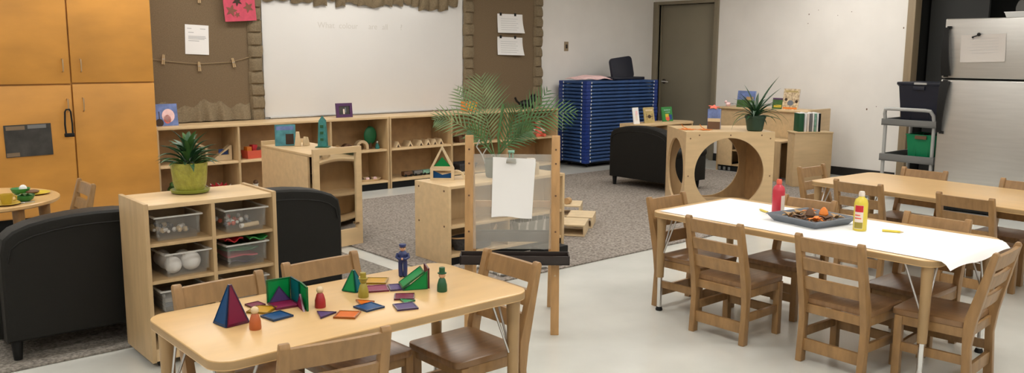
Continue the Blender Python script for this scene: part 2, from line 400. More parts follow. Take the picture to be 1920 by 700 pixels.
def text(body, name, size, loc, m, parent, rot=(R(90), 0, 0), ext=.0004):
    c = bpy.data.curves.new(name, 'FONT'); c.body = body; c.size = size; c.extrude = ext
    o = bpy.data.objects.new(name, c); C.objects.link(o)
    me = bpy.data.meshes.new_from_object(o.evaluated_get(bpy.context.evaluated_depsgraph_get()))
    bpy.data.objects.remove(o); o = bpy.data.objects.new(name, me); C.objects.link(o); me.materials.clear(); me.materials.append(M[m])
    o.location = loc; o.rotation_euler = rot; o.parent = parent
    return o
for wd_, x_ in (('What', 4.30), ('colour', 4.545), ('are', 4.90), ('all', 5.07), ('?', 5.30)): text(wd_, 'lettering', .085, (x_, YB - .0188, 1.66), 'marker', wb)
gd = MB()
r_ = random.Random(11); xx = 3.71
while xx < 6.06:
    wdt = r_.uniform(.10, .17); ph = r_.uniform(0, 6)
    def fn(u, v, xx=xx, wdt=wdt, ph=ph):
        bul = math.sin(math.pi * u) ** .5
        return (xx + u * wdt * 1.05, YB - .034 - .045 * bul * math.sin(math.pi * (.15 + .8 * v)) - .006 * math.sin(8 * u + ph), 1.91 + .03 * math.sin(ph) + .012 * math.sin(ph + 5 * u) + v * .16)
    gd.grid(fn, 8, 8); xx += wdt
tag(gd.build('burlap_garland', 'burlap2'), 'gathered burlap garland along the top of the whiteboard', 'garland')
# papers
def sheet(name, label, cat, x0, x1, z0, z1, m='paper', curl=.01, tilt=0, y=YB - .024, lines=()):
    t = thing(name, label, cat, ((x0 + x1) / 2, y, (z0 + z1) / 2)); w_, h = x1 - x0, z1 - z0
    t.rotation_euler = (0, R(tilt), 0)
    fy = lambda u, v: -.001 - curl * (1 - v) ** 2 * (.4 + u)
    MB().grid(lambda u, v: ((u - .5) * w_, fy(u, v), (v - .5) * h), 4, 12).build('sheet', m, t)
    def line(a, b, z, th=.003):
        MB().grid(lambda u, v: (a + (b - a) * u, fy((a + (b - a) * u) / w_ + .5, (z + (v - .5) * 2 * th) / h + .5) - .0008, z + (v - .5) * 2 * th), 4, 1).build('print_line', 'ink', t)
    for q in lines: line(*q)
    return t
t = sheet('notice', 'white printed notice pinned on the left burlap board', 'paper', 2.945, 3.165, 1.385, 1.655, curl=.003, tilt=2,
          lines=((-.09, -.05, .10), (.03, .08, .10), (-.08, -.03, .065), (-.08, .08, .03), (-.08, .085, .018), (-.08, .07, .006), (-.08, .02, -.012)))
for nm, zz, tl, lab in (('notice', (1.66, 1.885), 0, 'upper of two white papers clipped to the right burlap board'), ('notice', (1.395, 1.61), 1, 'lower of two white papers clipped to the right burlap board')):
    t = sheet(nm, lab, 'paper', 6.68, 7.08, zz[0], zz[1], curl=.035, tilt=tl, lines=[(-.15, .12 - .03 * (i % 2), .055 - .026 * i, .0018) for i in range(6)])
    for cx in (-.15, .08): MB().box(cx - .014, cx + .014, -.009, .002, .09, .125, .003).build('binder_clip', 'black', t)
t = sheet('leaf_artwork', 'red pink sheet with dark leaf prints high on the left burlap board', 'artwork', 3.30, 3.61, 1.70, 2.02, 'pink', curl=.004, tilt=-4, y=YB - .075)
def leafshape(mb, cx, cz, s, y0, y1, lobes=5, a0=0):
    P = []
    for i in range(lobes * 4):
        a = 2 * math.pi * i / (lobes * 4) + a0; rr = s * (1 if i % 4 == 0 else (.62 if i % 2 else .42)); P.append((cx + rr * math.cos(a), cz + rr * math.sin(a)))
    mb.prism(P, y0, y1, 'xz'); return mb
leafshape(MB(), -.02, .03, .055, -.005, -.003, 6, .4).build('leaf_print', 'leafp', t)
leafshape(MB(), -.085, -.06, .06, -.005, -.003, 5).build('leaf_print', 'leafp2', t)
leafshape(MB(), .085, -.035, .055, -.005, -.003, 5, .7).build('leaf_print', 'leafp2', t)
leafshape(MB(), -.03, -.10, .03, -.005, -.003, 5, .7).build('leaf_print', 'leafp2', t)
st = MB(); pts = [(2.495, 1.37), (2.62, 1.345), (2.75, 1.325), (3.05, 1.298), (3.37, 1.315), (3.55, 1.36)]
st.tube([(x, YB - .03, z) for x, z in pts], .003, 6)
tag(st.build('hanging_twine', 'twine'), 'thin twine line strung across the left burlap board', 'string')
def pin(x, z, label, tilt):
    t = thing('clothespin', label, 'clothespin', (x, YB - .035, z)); t.rotation_euler = (0, R(tilt), 0)
    for s in (-1, 1): MB().prism([(s * .002, -.045), (s * .014, -.045), (s * .010, .04), (s * .002, .045)], -.006, .006, 'xz', bev=.001).build('jaw', 'pin', t)
    MB().tube([(-.012, -.008, .002), (.012, -.008, .002)], .003, 6).build('spring', 'clip', t)
pin(2.735, 1.34, 'wooden clothespin on the twine nearest the tall cabinet', 6); pin(3.06, 1.275, 'wooden clothespin in the middle of the twine', -3)
pin(3.39, 1.31, 'wooden clothespin on the twine nearest the whiteboard', -12); pin(3.09, 1.90, 'wooden clothespin hanging alone above the printed notice', 0)
t = thing('wall_switch', 'brown switch plate on the white wall above the blue cots', 'switch', (7.86, YB, 1.51))
B(-.037, .037, -.006, 0, -.06, .06, .003).build('plate', 'trim', t); B(-.012, .012, -.014, -.004, -.025, .025, .003).build('toggle', 'choc', t)

# ------------------------------------------------------------------ tall honey cabinet
t = thing('tall_cabinet', 'tall honey maple cupboard with four doors at the left', 'cupboard', (1.84, 7.5, 0))
MB().box(-.645, .645, .022, .49, .10, 2.4, .002).build('body', 'cab', t)
B(-.63, .63, .06, .48, 0, .10).build('kick_board', 'blackm', t)
def pull(parent, x, z0, z1):
    MB().tube([(x, 0, z1), (x, -.022, z1 - .004), (x, -.026, (z0 + z1) / 2), (x, -.022, z0 + .004), (x, 0, z0)], .0055, 8).build('handle', 'brass', parent)
for nm, x0, x1, z0, z1, hx, h0, h1 in (('door', -.642, -.006, 1.152, 2.39, -.058, 1.245, 1.345), ('door', .006, .642, 1.158, 2.39, .075, 1.245, 1.345),
                                       ('door', -.642, -.006, .11, 1.138, -.04, .93, 1.03), ('door', .006, .642, .11, 1.145, .075, .93, 1.035)):
    d = B(x0, x1, 0, .02, z0, z1, .002).build(nm, 'cab', t); pull(d, hx, h0, h1)
t = thing('cabinet_lock', 'black loop safety lock hanging on the lower cupboard handle', 'lock', (1.79, 7.46, .73))
MB().tube([(-.024, .0, .02), (-.028, 0, .10), (-.022, 0, .20), (-.012, .0, .218), (.012, 0, .218), (.02, 0, .20), (.026, 0, .10), (.024, 0, .02)], .007, 8).build('loop', 'black', t)
B(-.036, .036, -.012, .012, 0, .03, .005).build('clasp', 'black', t)
t = thing('photo_print', 'dark printed picture taped on the lower left cupboard door', 'picture', (1.505, 7.497, .717)); t.rotation_euler = (0, R(-1), 0)
B(-.165, .165, -.0015, 0, -.125, .125).build('print', 'photo', t)
B(-.15, -.02, -.0022, -.0015, .085, .115).build('print_patch', 'photo2', t); B(-.16, -.07, -.0022, -.0015, -.12, -.09).build('print_patch', 'photo2', t)
B(.0, .13, -.0022, -.0015, .09, .118).build('print_patch', 'cart', t)

# ------------------------------------------------------------------ long low shelves
def low_shelf(name, label, x0, x1, divs, yf=7.55, yb=7.95):
    t = thing(name, label, 'shelf', (x0, yf, 0)); L = x1 - x0; D = yb - yf
    B(0, L, 0, D, .735, .757, .003).build('top_board', 'maple', t)
    B(.002, L - .002, D - .012, D, .07, .735).build('back_panel', 'tanw', t)
    for x in (0, L - .02): B(x, x + .02, 0, D - .012, .0, .735, .002).build('side_panel', 'mapled', t)
    B(.02, L - .02, .0, D - .012, .07, .09, .002).build('bottom_board', 'maple', t)
    B(.02, L - .02, .01, D - .012, .398, .418, .002).build('middle_shelf', 'maple', t)
    for d in divs: B(d - x0 - .01, d - x0 + .01, .005, D - .012, .09, .735, .002).build('divider', 'mapled', t)
    B(.02, L - .02, .012, .03, 0, .07).build('kick_board', 'blackm', t)
    return t
low_shelf('low_bookshelf', 'long low maple shelf left of centre under the whiteboard', 2.492, 4.848, (3.23, 4.175))
low_shelf('low_bookshelf', 'long low maple shelf ending beside the blue cots', 4.856, 7.28, (5.668, 6.475))

def book(name, label, loc, w_, h, d=.02, cover='cloud', rz=0, lean=0, spine=None, cat='book', patches=()):
    """upright book facing -y"""
    t = thing(name, label, cat, loc, rz); t.rotation_euler = (R(lean), 0, rz)
    B(-w_ / 2 + .003, w_ / 2 - .003, .002, d - .002, .003, h - .003).build('pages', 'paper', t)
    cv = MB().box(-w_ / 2, w_ / 2, 0, .002, 0, h).box(-w_ / 2, w_ / 2, d - .002, d, 0, h).build('cover', cover, t)
    B(-w_ / 2 - .002, -w_ / 2 + .001, 0, d, 0, h).build('spine', spine or cover, t)
    for p in patches:
        if p[0] == 'o': MB().lathe([(p[3], 0), (p[3], .0008)], n=20, sy=p[4]).build('cover_picture', p[5], cv, loc=(p[1], -.0002, p[2])).rotation_euler = (R(90), 0, 0)
        else: B(p[1], p[2], -.001, 0, p[3], p[4]).build('cover_picture', p[5], cv)
    return t
ZT = .758
book('picture_book', 'blue picture book with a pink flower, beside the tall cupboard', (2.645, 7.72, ZT), .205, .195, .02, 'cloud', lean=-8,
     patches=(('o', .02, .09, .055, 1.1, 'pinkb'), ('o', .01, .06, .032, 1.2, 'salmon'), ('o', -.06, .03, .035, 1, 'leafp'), ('b', -.062, -.055, .05, .13, 'leafp')))
t = thing('framed_photo', 'purple photo frame standing on the shelf below the whiteboard', 'photo frame', (4.43, 7.72, ZT)); t.rotation_euler = (R(-6), 0, 0)
MB().ring_panel([(-.092, 0), (.092, 0), (.092, .145), (-.092, .145)], [(-.062, .03), (.062, .03), (.062, .115), (-.062, .115)], 0, .018, 'xz').build('frame', 'purple', t)
B(-.064, .064, .008, .014, .028, .117).build('picture', 'photo', t); B(-.012, .006, .0075, .0078, .034, .085).build('picture_figure', 'lab', t); B(.010, .022, .0075, .0078, .05, .10).build('picture_figure', 'grey', t)
t = thing('orange_box', 'small orange box on the shelf behind the palm', 'box', (6.02, 7.7, ZT), R(5))
B(-.085, .085, -.05, .05, 0, .115, .006).build('box_body', 'orange', t); B(-.05, .05, -.052, -.05, .03, .09).build('window', 'yellow', t)
t = thing('toy_animal', 'black toy animal lying on the shelf beside the palm', 'toy', (6.90, 7.72, ZT + .006), R(-10))
b = MB().ball((0, 0, .05), .05, sx=1.9, sz=1).ball((.10, 0, .11), .045, sx=1.1).tube([(.05, 0, .06), (.10, 0, .11)], .035)
for sx in (-.06, .06): b.tube([(sx, -.03, .04), (sx - .02, -.09, .012)], .018)
b.tube([(-.08, 0, .05), (-.13, 0, .09), (-.15, 0, .13)], .013); b.build('body', 'black', t)
MB().ball((.08, -.02, .155), .016).ball((.12, -.02, .155), .016).build('ear', 'black', t)

ZM, ZBT = .419, .091
# middle shelf items
t = thing('window_block', 'pale wooden triangular window block on the left middle shelf', 'block', (3.12, 7.72, ZM), R(-4))
MB().ring_panel([(-.10, 0), (.09, 0), (.09, .135), (.075, .135)], [(-.02, .05), (.065, .05), (.066, .10), (.064, .105)], -.04, .04, 'xz').build('wood_block', 'pale', t)
B(-.02, .07, -.005, .005, .04, .10).build('window_film', 'blue', t)
t = thing('block_box', 'salmon red play box with folded sides on the left middle shelf', 'box', (3.41, 7.70, ZM), R(8))
MB().shell(.14, .10, .16, .12, .075, .005).build('tub', 'salmon', t)
for x, h, m in ((-.04, .11, 'orange'), (.02, .125, 'red'), (.055, .10, 'brown')): B(x - .025, x + .025, -.03, .03, .02, h, .004).build('block', m, t)
t = thing('toy_house', 'small pale wooden house front behind the lime pot plant', 'toy', (2.86, 7.75, ZM))
MB().ring_panel([(-.13, 0), (.13, 0), (.13, .13), (0, .19), (-.13, .13)], [(-.11, .012), (.11, .012), (.11, .12), (0, .172), (-.11, .12)], -.05, .05, 'xz').build('wood_shell', 'pale', t)
for i, (x, s, m, lab) in enumerate(((4.30, .05, 'tanw', 'tan arch block left of the row of arches'), (4.43, .055, 'brown', 'dark brown arch block in the middle of the arches'), (4.60, .075, 'pale', 'pale arch block beside the green toy tree'))):
    t = thing('arch_block', lab, 'block', (x, 7.70, ZM))
    N = 12; out = [(s * math.cos(R(180 * k / N)), s * .3 + s * math.sin(R(180 * k / N))) for k in range(N + 1)]; out = [(s, 0)] + out + [(-s, 0)]
    inn = [(.6 * s * math.cos(R(180 * k / N)), s * .3 + .6 * s * math.sin(R(180 * k / N))) for k in range(N + 1)]; inn = inn[::-1]
    MB().prism(out + [(-.6 * s, 0)] + inn + [(.6 * s, 0)], -.03, .03, 'xz', bev=.002).build('arch', m, t)
t = thing('toy_tree', 'dark green wooden toy tree on the middle shelf', 'toy', (4.735, 7.74, ZM))
MB().ball((0, 0, .135), .085, sx=.9, sy=.3, sz=1.15).build('crown', 'tree', t); MB().cyl((0, 0, 0), (0, 0, .06), .016).build('trunk', 'brown', t)
t = thing('toy_figure', 'tiny grey and teal figure at the foot of the green toy tree', 'toy', (4.77, 7.66, ZM))
MB().lathe([(.022, 0), (.024, .02), (.014, .05), (.006, .06)], n=14).build('body', 'teal', t); MB().ball((0, 0, .068), .014).build('head', 'clip', t)
for i, (x, rz) in enumerate(((5.0, 4), (5.165, -5), (5.295, 3), (5.395, -2), (5.482, 2), (5.57, -3))):
    lab = ['closest to the double shelf side', 'second from the double shelf side', 'third from the double shelf side', 'fourth from the double shelf side', 'fifth from the double shelf side', 'farthest from the double shelf side'][i]
    t = thing('wooden_hut', 'pale wooden hut block ' + lab, 'block', (x, 7.69, ZM), R(rz), 'wooden huts on the middle shelf')
    MB().prism([(-.036, 0), (.036, 0), (0, .064)], -.07, .07, 'xz', bev=.002).build('hut_body', 'pale', t)
    MB().prism([(-.016, .003), (.016, .003), (0, .034)], -.0715, -.069, 'xz').build('doorway', 'leafp', t)
t = thing('wooden_basket', 'small brown twig basket on the middle shelf behind the palm', 'basket', (5.88, 7.68, ZM))
MB().shell(.12, .12, .16, .15, .07, .008).build('tub', 'brown', t); MB().tube([(-.08, 0, .07), (-.05, 0, .11), (0, 0, .125), (.05, 0, .11), (.08, 0, .07)], .007, 8).build('handle', 'tanw', t)
t = thing('doll', 'pink and red rag doll seated on the middle shelf right of the palm', 'doll', (7.06, 7.68, ZM), R(-20))
b = MB().lathe([(.0, 0), (.06, .0), (.062, .04), (.04, .10), (.0, .13)], n=16); b.tube([(-.03, -.03, .02), (-.05, -.12, .02)], .018).tube([(.03, -.03, .02), (.05, -.12, .02)], .018).build('body', 'salmon', t)
MB().ball((0, 0, .155), .04).build('head', 'skin', t); MB().ball((0, .012, .165), .042, sz=.9).build('hair', 'red', t)
MB().tube([(-.03, 0, .10), (-.075, -.05, .06)], .013).tube([(.03, 0, .10), (.075, -.05, .06)], .013).build('arm', 'pinkb', t)
# bottom shelf items
t = thing('petal_bowl', 'red and white petal bowl on the bottom shelf', 'bowl', (3.08, 7.70, ZBT))
MB().lathe([(.04, 0), (.05, .012), (.05, .018)], n=20).build('base', 'white', t)
pb = MB(); pr = MB()
for k in range(10):
    a = 2 * math.pi * k / 10
    pb.leaf((.03 * math.cos(a), .03 * math.sin(a), .012), a, R(25), .13, .065, -.9, n=5)
    pr.leaf((.02 * math.cos(a), .02 * math.sin(a), .03), a + .3, R(40), .11, .05, -.5, n=5)
pb.build('petal', 'white', t); pr.build('inner_petal', 'red', t)
t = thing('toy_frog', 'green soft toy low behind the lime pot', 'toy', (2.68, 7.68, ZBT))
MB().ball((0, 0, .082), .075, sz=.95).ball((-.04, -.03, .15), .025).ball((.04, -.03, .15), .025).build('body', 'leafm', t); B(-.11, .11, -.1, .1, 0, .006, .002).build('mat', 'red', t)
t = thing('wooden_tray', 'pale oval wooden tray with pebbles on the bottom shelf', 'tray', (4.66, 7.68, ZBT))
MB().lathe([(.0, 0), (.13, 0), (.15, .022), (.142, .022), (.125, .008), (0, .008)], n=30, sy=.65).build('tray_dish', 'pale', t)
for k in range(6): tag(MB().ball((0, 0, .012), .014 + .004 * (k % 3), n=10, sz=.8).build('pebble', ['grey', 'brown', 'pinkb'][k % 3], loc=(4.58 + .03 * k, 7.68 + .03 * math.sin(k * 2.1), ZBT + .0085)),
                       ['grey pebble at the left end of the oval tray', 'brown pebble second from the left in the oval tray', 'pink pebble left of the middle in the oval tray', 'grey pebble right of the middle in the oval tray', 'brown pebble second from the right in the oval tray', 'pink pebble at the right end of the oval tray'][k], 'pebble', 'pebbles in the oval tray')
t = thing('toy_train', 'dark toy train of three cars on the bottom shelf right of the divider', 'toy', (5.28, 7.68, ZBT))
for x, m in ((-.13, 'brown'), (0, 'cart'), (.12, 'mint')):
    c = B(x - .055, x + .055, -.03, .03, .014, .055, .005).build('car', m, t)
    for wx in (-.035, .035):
        MB().cyl((x + wx, -.034, .014), (x + wx, .034, .014), .014, n=12).build('wheel', 'black', c)
t = thing('dark_basket', 'dark woven basket on the bottom shelf behind the easel post', 'basket', (5.92, 7.70, ZBT))
MB().shell(.20, .18, .24, .22, .07, .01, rim=.006).build('tub', 'dkgrey', t)
t = thing('small_vase', 'tiny white and brown vase on the left bottom shelf', 'vase', (3.42, 7.66, ZBT))
MB().lathe([(.02, 0), (.032, .03), (.02, .07), (.028, .085)], n=16).build('body', 'white', t); MB().ball((0, 0, .10), .022).build('dried_bloom', 'brown', t)

# ------------------------------------------------------------------ bin shelf with potted plant
PX0, PX1, PY0, PY1, PZ = 1.18, 1.79, 3.79, 4.155, .742
t = thing('bin_shelf', 'maple eight-cubby shelf on casters holding clear bins', 'shelf', (PX0, PY0, 0), R(-.5))
W_, D_ = PX1 - PX0, PY1 - PY0
for x in (0, W_ - .02): B(x, x + .02, 0, D_, .03, PZ + .008, .004).build('side_panel', 'mapled', t)  # side shade is put into the darker maple colour
B(.02, W_ - .02, .004, D_, PZ - .02, PZ, .003).build('top_board', 'maple', t)
B(.02, W_ - .02, D_ - .01, D_, .05, PZ - .02).build('back_panel', 'mapled', t)
for z in (.57, .402, .236): B(.02, W_ - .02, .008, D_ - .01, z - .016, z, .002).build('shelf_board', 'mapled', t)
B(.02, W_ - .02, .004, D_ - .01, .075, .092, .002).build('bottom_board', 'maple', t)
B(.02, W_ - .02, .006, .024, .034, .075, .002).build('apron', 'maple', t)
B(W_ / 2 - .009, W_ / 2 + .009, .006, D_ - .01, .092, PZ - .02, .002).build('centre_divider', 'mapled', t)
for x in (.05, W_ - .05):
    for y in (.045, D_ - .045):
        c = MB().cyl((x - .012, y, .02), (x + .012, y, .02), .0195, n=16).build('caster', 'black', t)
def make_bin():
    t = thing('storage_bin', 'x', 'bin', (0, 0, 0), 0, 'clear bins in the maple shelf')
    tb = MB().shell(.175, .25, .20, .285, .105, .0025).build('tub', 'bin', t)
    MB().ring_panel([(a * .108, b * .1505) for a, b in ((-1, -1), (1, -1), (1, 1), (-1, 1))], [(a * .0975, b * .140) for a, b in ((-1, -1), (1, -1), (1, 1), (-1, 1))], .1055, .1115, 'xy').build('rim', 'rim', t)
    for s in (-1, 1): MB().box(s * .09 - .006, s * .09 + .006, -.1345 - .006, -.131, .02, .098, .002).build('corner_rib', 'bin', t)
    return t
b0 = make_bin(); first = True
cx = (PX0 + .02 + .1425, PX1 - .02 - .1425); zs = (.571, .403, .237, .093)
bins = []
for r, z in enumerate(zs):
    for c in (0, 1):
        if (r, c) == (3, 1): continue
        lab = ['left', 'right'][c] + ' clear plastic bin ' + [['with small toy bits in the top cubby row', 'with pale crayons at its front in the top row'], ['filled with white foam balls in the second row', 'stuffed with coloured scarves in the second row'], ['holding grey cards in the third row', 'partly behind a chair back in the third row'], ['in the bottom cubby behind the table corner', '']][r][c]
        loc = (cx[c] + (.0, .012)[c] + (-.01, .018, .0, .0)[r] * (1 - c) , PY0 + .155 + (.01, -.012)[c] * (r == 0), z + .0005)
        if first: b0.location = loc; b0['label'] = lab; bb = b0; first = False
        else: bb = dup(b0, loc, R((0, 2, -1, 1)[r]), lab)
        bins.append(loc)
# contents
L0 = bins[0]; q = MB(); r_ = random.Random(3)
for k in range(30): q.ball((r_.uniform(-.068, .068), r_.uniform(-.10, .10), .018 + r_.uniform(0, .018)), r_.uniform(.008, .014), n=8, mi=r_.choice([0, 0, 1, 2]))
o = q.build('toy_bits', ['white', 'pale', 'grey'], loc=(L0[0], L0[1], L0[2] + .003)); o['kind'] = 'stuff'; tag(o, 'loose pale toy bits heaped in the top left bin', 'toy bits')
L1 = bins[1]
q = MB()
for k in range(26): q.ball((r_.uniform(-.068, .068), r_.uniform(-.06, .10), .018 + r_.uniform(0, .02)), r_.uniform(.007, .013), n=8, mi=r_.choice([0, 1, 2]))
o = q.build('craft_bits', ['white', 'salmon', 'grey'], loc=(L1[0], L1[1], L1[2] + .003)); o['kind'] = 'stuff'; tag(o, 'loose craft bits in the top right bin', 'craft bits')
t = thing('chalk_stick', 'pale yellow chalk stick lying against the front of the top right bin', 'chalk', (L1[0] + .03, L1[1] - .105, L1[2] + .022))
MB().cyl((-.045, 0, 0), (.045, .004, .004), .011, n=12).build('stick', 'pale', t); MB().cyl((-.0455, 0, 0), (-.03, .0012, .0012), .0115, n=12).build('wrapper', 'white', t)
L2 = bins[2]
for i, (x, y, z, rr, lab) in enumerate(((-.043, -.078, .044, .038, 'white foam disc at the front left of the second-row bin'), (.04, -.072, .052, .044, 'large white foam ball at the front right of the second-row bin'), (-.042, .012, .045, .038, 'white foam ball behind the front left one in the bin'), (.04, .03, .045, .04, 'white foam ball behind the large one in the bin'), (-.035, .09, .045, .038, 'white foam ball at the back left of the bin'))):
    tag(MB().ball((0, 0, 0), rr, n=20).build('foam_ball', 'paper', loc=(L2[0] + x, L2[1] + y, L2[2] + z)), lab, 'ball', 'white foam balls')
L3 = bins[3]
def scarf(label, m, ph, z0, k):
    def fn(u, v):
        return ((u - .5) * (.13 + .01 * k), (v - .5) * (.19 + .012 * k) + .006 * math.sin(9 * u + ph), z0 + .006 * math.sin(7 * u + ph) * math.cos(5 * v + ph) + .008 * math.sin(math.pi * u) * math.sin(math.pi * v))
    tag(MB().grid(fn, 14, 14, thick=.005).build('scarf', m, loc=L3), label, 'scarf', 'coloured scarves')
scarf('purple scarf at the bottom of the second-row right bin', 'tpurplee', 0, .018, 0); scarf('magenta scarf in the middle of the second-row right bin', 'pink', 2, .046, 1)
scarf('green scarf in the upper part of the second-row right bin', 'tree', 4, .076, 2)
t = thing('scarf', 'bright green scarf spilling over the rim of the second-row right bin', 'scarf', (L3[0] + .03, L3[1] - .01, L3[2] + .122), 0, 'coloured scarves')
MB().grid(lambda u, v: ((u - .1) * .09, -.12 + v * .18, .004 + .008 * math.sin(u * 7 + v * 4)), 12, 10, thick=.005).build('cloth', 'grn', t)
t = thing('scarf', 'red scarf piled on top of the second-row right bin', 'scarf', (L3[0] - .045, L3[1] - .0, L3[2] + .122), 0, 'coloured scarves')
MB().grid(lambda u, v: ((u - .5) * .09, -.11 + v * .18, .006 + .010 * math.sin(u * 9 + v * 6) * math.cos(v * 5)), 12, 10, thick=.005).build('cloth', 'red', t)
L4 = bins[4]
for i in range(3):
    tag(B(-.075, .075, -.10, .10, 0, .02, .003).build('card_pack', ['cart', 'grey', 'steels'][i], loc=(L4[0], L4[1], L4[2] + .003 + .021 * i)), 'flat grey card pack, %s of three in the third-row left bin' % ['bottom', 'middle', 'top'][i], 'card pack', 'card packs in the bin')
# plant in lime pot
px, py = 1.478, 4.045
t = thing('potted_plant', 'bushy dark green plant in a lime glazed pot on the bin shelf', 'potted plant', (px, py, PZ + .001))
MB().lathe([(.062, 0), (.085, .004), (.09, .016), (.084, .018), (.066, .008), (0, .008)], n=36).build('saucer', 'limes', t)
MB().lathe([(.055, .009), (.066, .012), (.076, .05), (.085, .145), (.079, .145), (.075, .125), (0, .125)], n=40).build('pot', 'lime', t)
MB().lathe([(.0745, .122), (.0, .130)], n=20).build('soil', 'soil', t)
r_ = random.Random(21)
for k in range(46):
    a = k * 2.399 + r_.uniform(-.3, .3); lv = k / 46
    el = R(20 + 62 * lv) + r_.uniform(-.12, .12); ln = r_.uniform(.085, .125) * (1.0 + .25 * lv)
    rr = .035 * (1 - lv) + .006
    MB().leaf((rr * math.cos(a), rr * math.sin(a), .13 + .055 * lv), a, el, ln, r_.uniform(.022, .032), r_.uniform(.7, 1.5), n=6).build('leaf', 'leafd' if k % 4 else 'leafm', t)

# ------------------------------------------------------------------ black club armchairs
def make_armchair(label):
    t = thing('armchair', label, 'armchair', (0, 0, 0), 0, 'black child armchairs')
    w2, H = .41, .64
    arc = []
    for i in range(13):
        a = R(180 * i / 12); arc.append((-math.cos(a) * (w2 - .005), .50 + .155 * (math.sin(a) ** .62)))
    back = [(w2 - .005, .09), (-w2 + .005, .09)] + arc
    MB().prism(back, 0, .15, 'xz', bev=.028, seg=3).build('back', 'leather', t)
    pp = [(x * .93, -.002, .09 + (z - .09) * .9) for x, z in arc]; MB().tube(pp, .004, 6).build('piping', 'leather', t)
    for s in (-1, 1):
        x0, x1 = (s * (w2 + .022), s * (w2 - .115)); x0, x1 = min(x0, x1), max(x0, x1); xm = (x0 + x1) / 2
        prof = [(x0 + .012, .09), (x1 - .004, .09), (x1 - .004, .34)] + [(xm + .078 * math.cos(R(-40 + 260 * i / 14)), .385 + .06 * math.sin(R(-40 + 260 * i / 14))) for i in range(15)] + [(x0 + .012, .34)]
        MB().prism(prof, .10, .60, 'xz', bev=.014, seg=2).build('arm', 'leather', t)
    B(-w2 + .13, w2 - .13, .12, .585, .09, .20, .01).build('base', 'leather', t)
    B(-w2 + .137, w2 - .137, .14, .60, .20, .31, .035, seg=3).build('seat_cushion', 'leather', t)
    for x in (-w2 + .05, w2 - .05):
        for y in (.05, .55): MB().cyl((x, y, 0), (x, y, .092), .018, .026, n=12).build('leg', 'black', t)
    return t
a1 = make_armchair('black leatherette child armchair left of the bin shelf, its back to us')
a1.location = (1.108, 4.235, RZ); a1.rotation_euler = (0, 0, R(-1))
dup(a1, (2.012, 4.285, RZ), R(-2), 'black leatherette child armchair right of the bin shelf, half hidden')
dup(a1, (6.84, 5.885, RZ), R(-90), 'black leatherette child armchair by the blue cots, its back to us')

# ------------------------------------------------------------------ chairs
def make_chair():
    t = thing('wooden_chair', 'x', 'chair', (0, 0, 0), 0, 'child-size wooden chairs')
    hw, H = .150, .615
    for s in (-1, 1):
        prof = [(-.170, 0), (-.132, 0), (-.122, .26), (-.126, .32), (-.206, H - .012), (-.212, H), (-.226, H), (-.233, H - .012), (-.170, .30), (-.158, .20)]
        MB().prism(prof, s * hw - .0155, s * hw + .0155, 'yz', bev=.004).build('rear_post', 'chair', t)
        MB().prism([(-.0, 0), (.0, 0)], 0, 0) if False else None
        MB().box(s * hw - .017, s * hw + .017, .123, .157, 0, .276, .004).build('front_leg', 'chair', t)
        B(s * hw - .009, s * hw + .009, -.135, .126, .115, .155, .003).build('side_stretcher', 'chair', t)
        B(s * hw - .010, s * hw + .010, -.125, .126, .235, .276, .003).build('side_rail', 'chair', t)
    def slat(z0, z1):
        b = MB()
        def y_at(z): return -.147 - (z - .31) * (.08 / .30)
        def fn(u, v):
            z = z0 + (z1 - z0) * v
            return ((u - .5) * 2 * (hw - .012), y_at(z) - .005 * math.sin(math.pi * u), z)
        n = 10; V = []
        for i in range(n + 1):
            u = i / n; row = []
            for (dz, dy) in ((0, .009), (1, .009), (1, -.009), (0, -.009)):
                p = fn(u, dz); row.append(b._v((p[0], p[1] + dy, p[2])))
            V.append(row)
        F = [b._f(V[0])] + [b._f(V[-1][::-1])]
        for A_, B_ in zip(V, V[1:]):
            for j in range(4): F.append(b._f([A_[j], A_[(j + 1) % 4], B_[(j + 1) % 4], B_[j]]))
        bmesh.ops.recalc_face_normals(b.bm, faces=[f for f in F if f])
        b._bev([f for f in F if f], .0) if False else None
        b.build('back_slat', 'chair', t)
    slat(.533, .600); slat(.445, .503); slat(.352, .412)
    # sculpted solid seat
    sw, y0, y1, zt, th = .163, -.135, .175, .302, .026
    b = MB()
    pl = rrect(sw * 2, y1 - y0, .03, 5, 0, (y0 + y1) / 2)
    b.prism(pl, zt - th, zt, 'xy', bev=.006)
    b.build('seat', 'seat', t)
    B(-hw + .012, hw - .012, -.148, -.130, .235, .276, .003).build('rear_rail', 'chair', t)
    B(-hw + .015, hw - .015, .131, .149, .235, .276, .003).build('front_rail', 'chair', t)
    B(-hw + .012, hw - .012, -.154, -.136, .055, .112, .003).build('rear_stretcher', 'chair', t)
    B(-hw + .015, hw - .015, .132, .148, .10, .145, .003).build('front_stretcher', 'chair', t)
    return t
ch0 = make_chair(); used = []
def chair(tx, ty, face, label):
    """tx, ty: middle of the top rail; face: heading the sitter looks at, degrees from +x"""
    rz = R(face - 90); o = Vector((0, -.215, 0)); o.rotate(Matrix.Rotation(rz, 3, 'Z'))
    loc = (tx - o.x, ty - o.y, 0)
    if not used: ch0.location = loc; ch0.rotation_euler = (0, 0, rz); ch0['label'] = label; used.append(1); return ch0
    return dup(ch0, loc, rz, label)
chair(1.15, 2.085, 81, 'wooden chair at the near side of the tile table, only its back showing')
chair(1.145, 2.90, -88, 'wooden chair between the tile table and the bin shelf')
chair(1.575, 2.955, -88, 'wooden chair behind the tile table in front of the right armchair')
chair(2.165, 2.505, 180, 'wooden chair at the end of the tile table beside the easel')
chair(3.425, 2.447, 0, 'wooden chair at the near left of the paper-covered table')
chair(3.45, 1.858, -2, 'wooden chair at the near side of the paper-covered table, second from its left end')
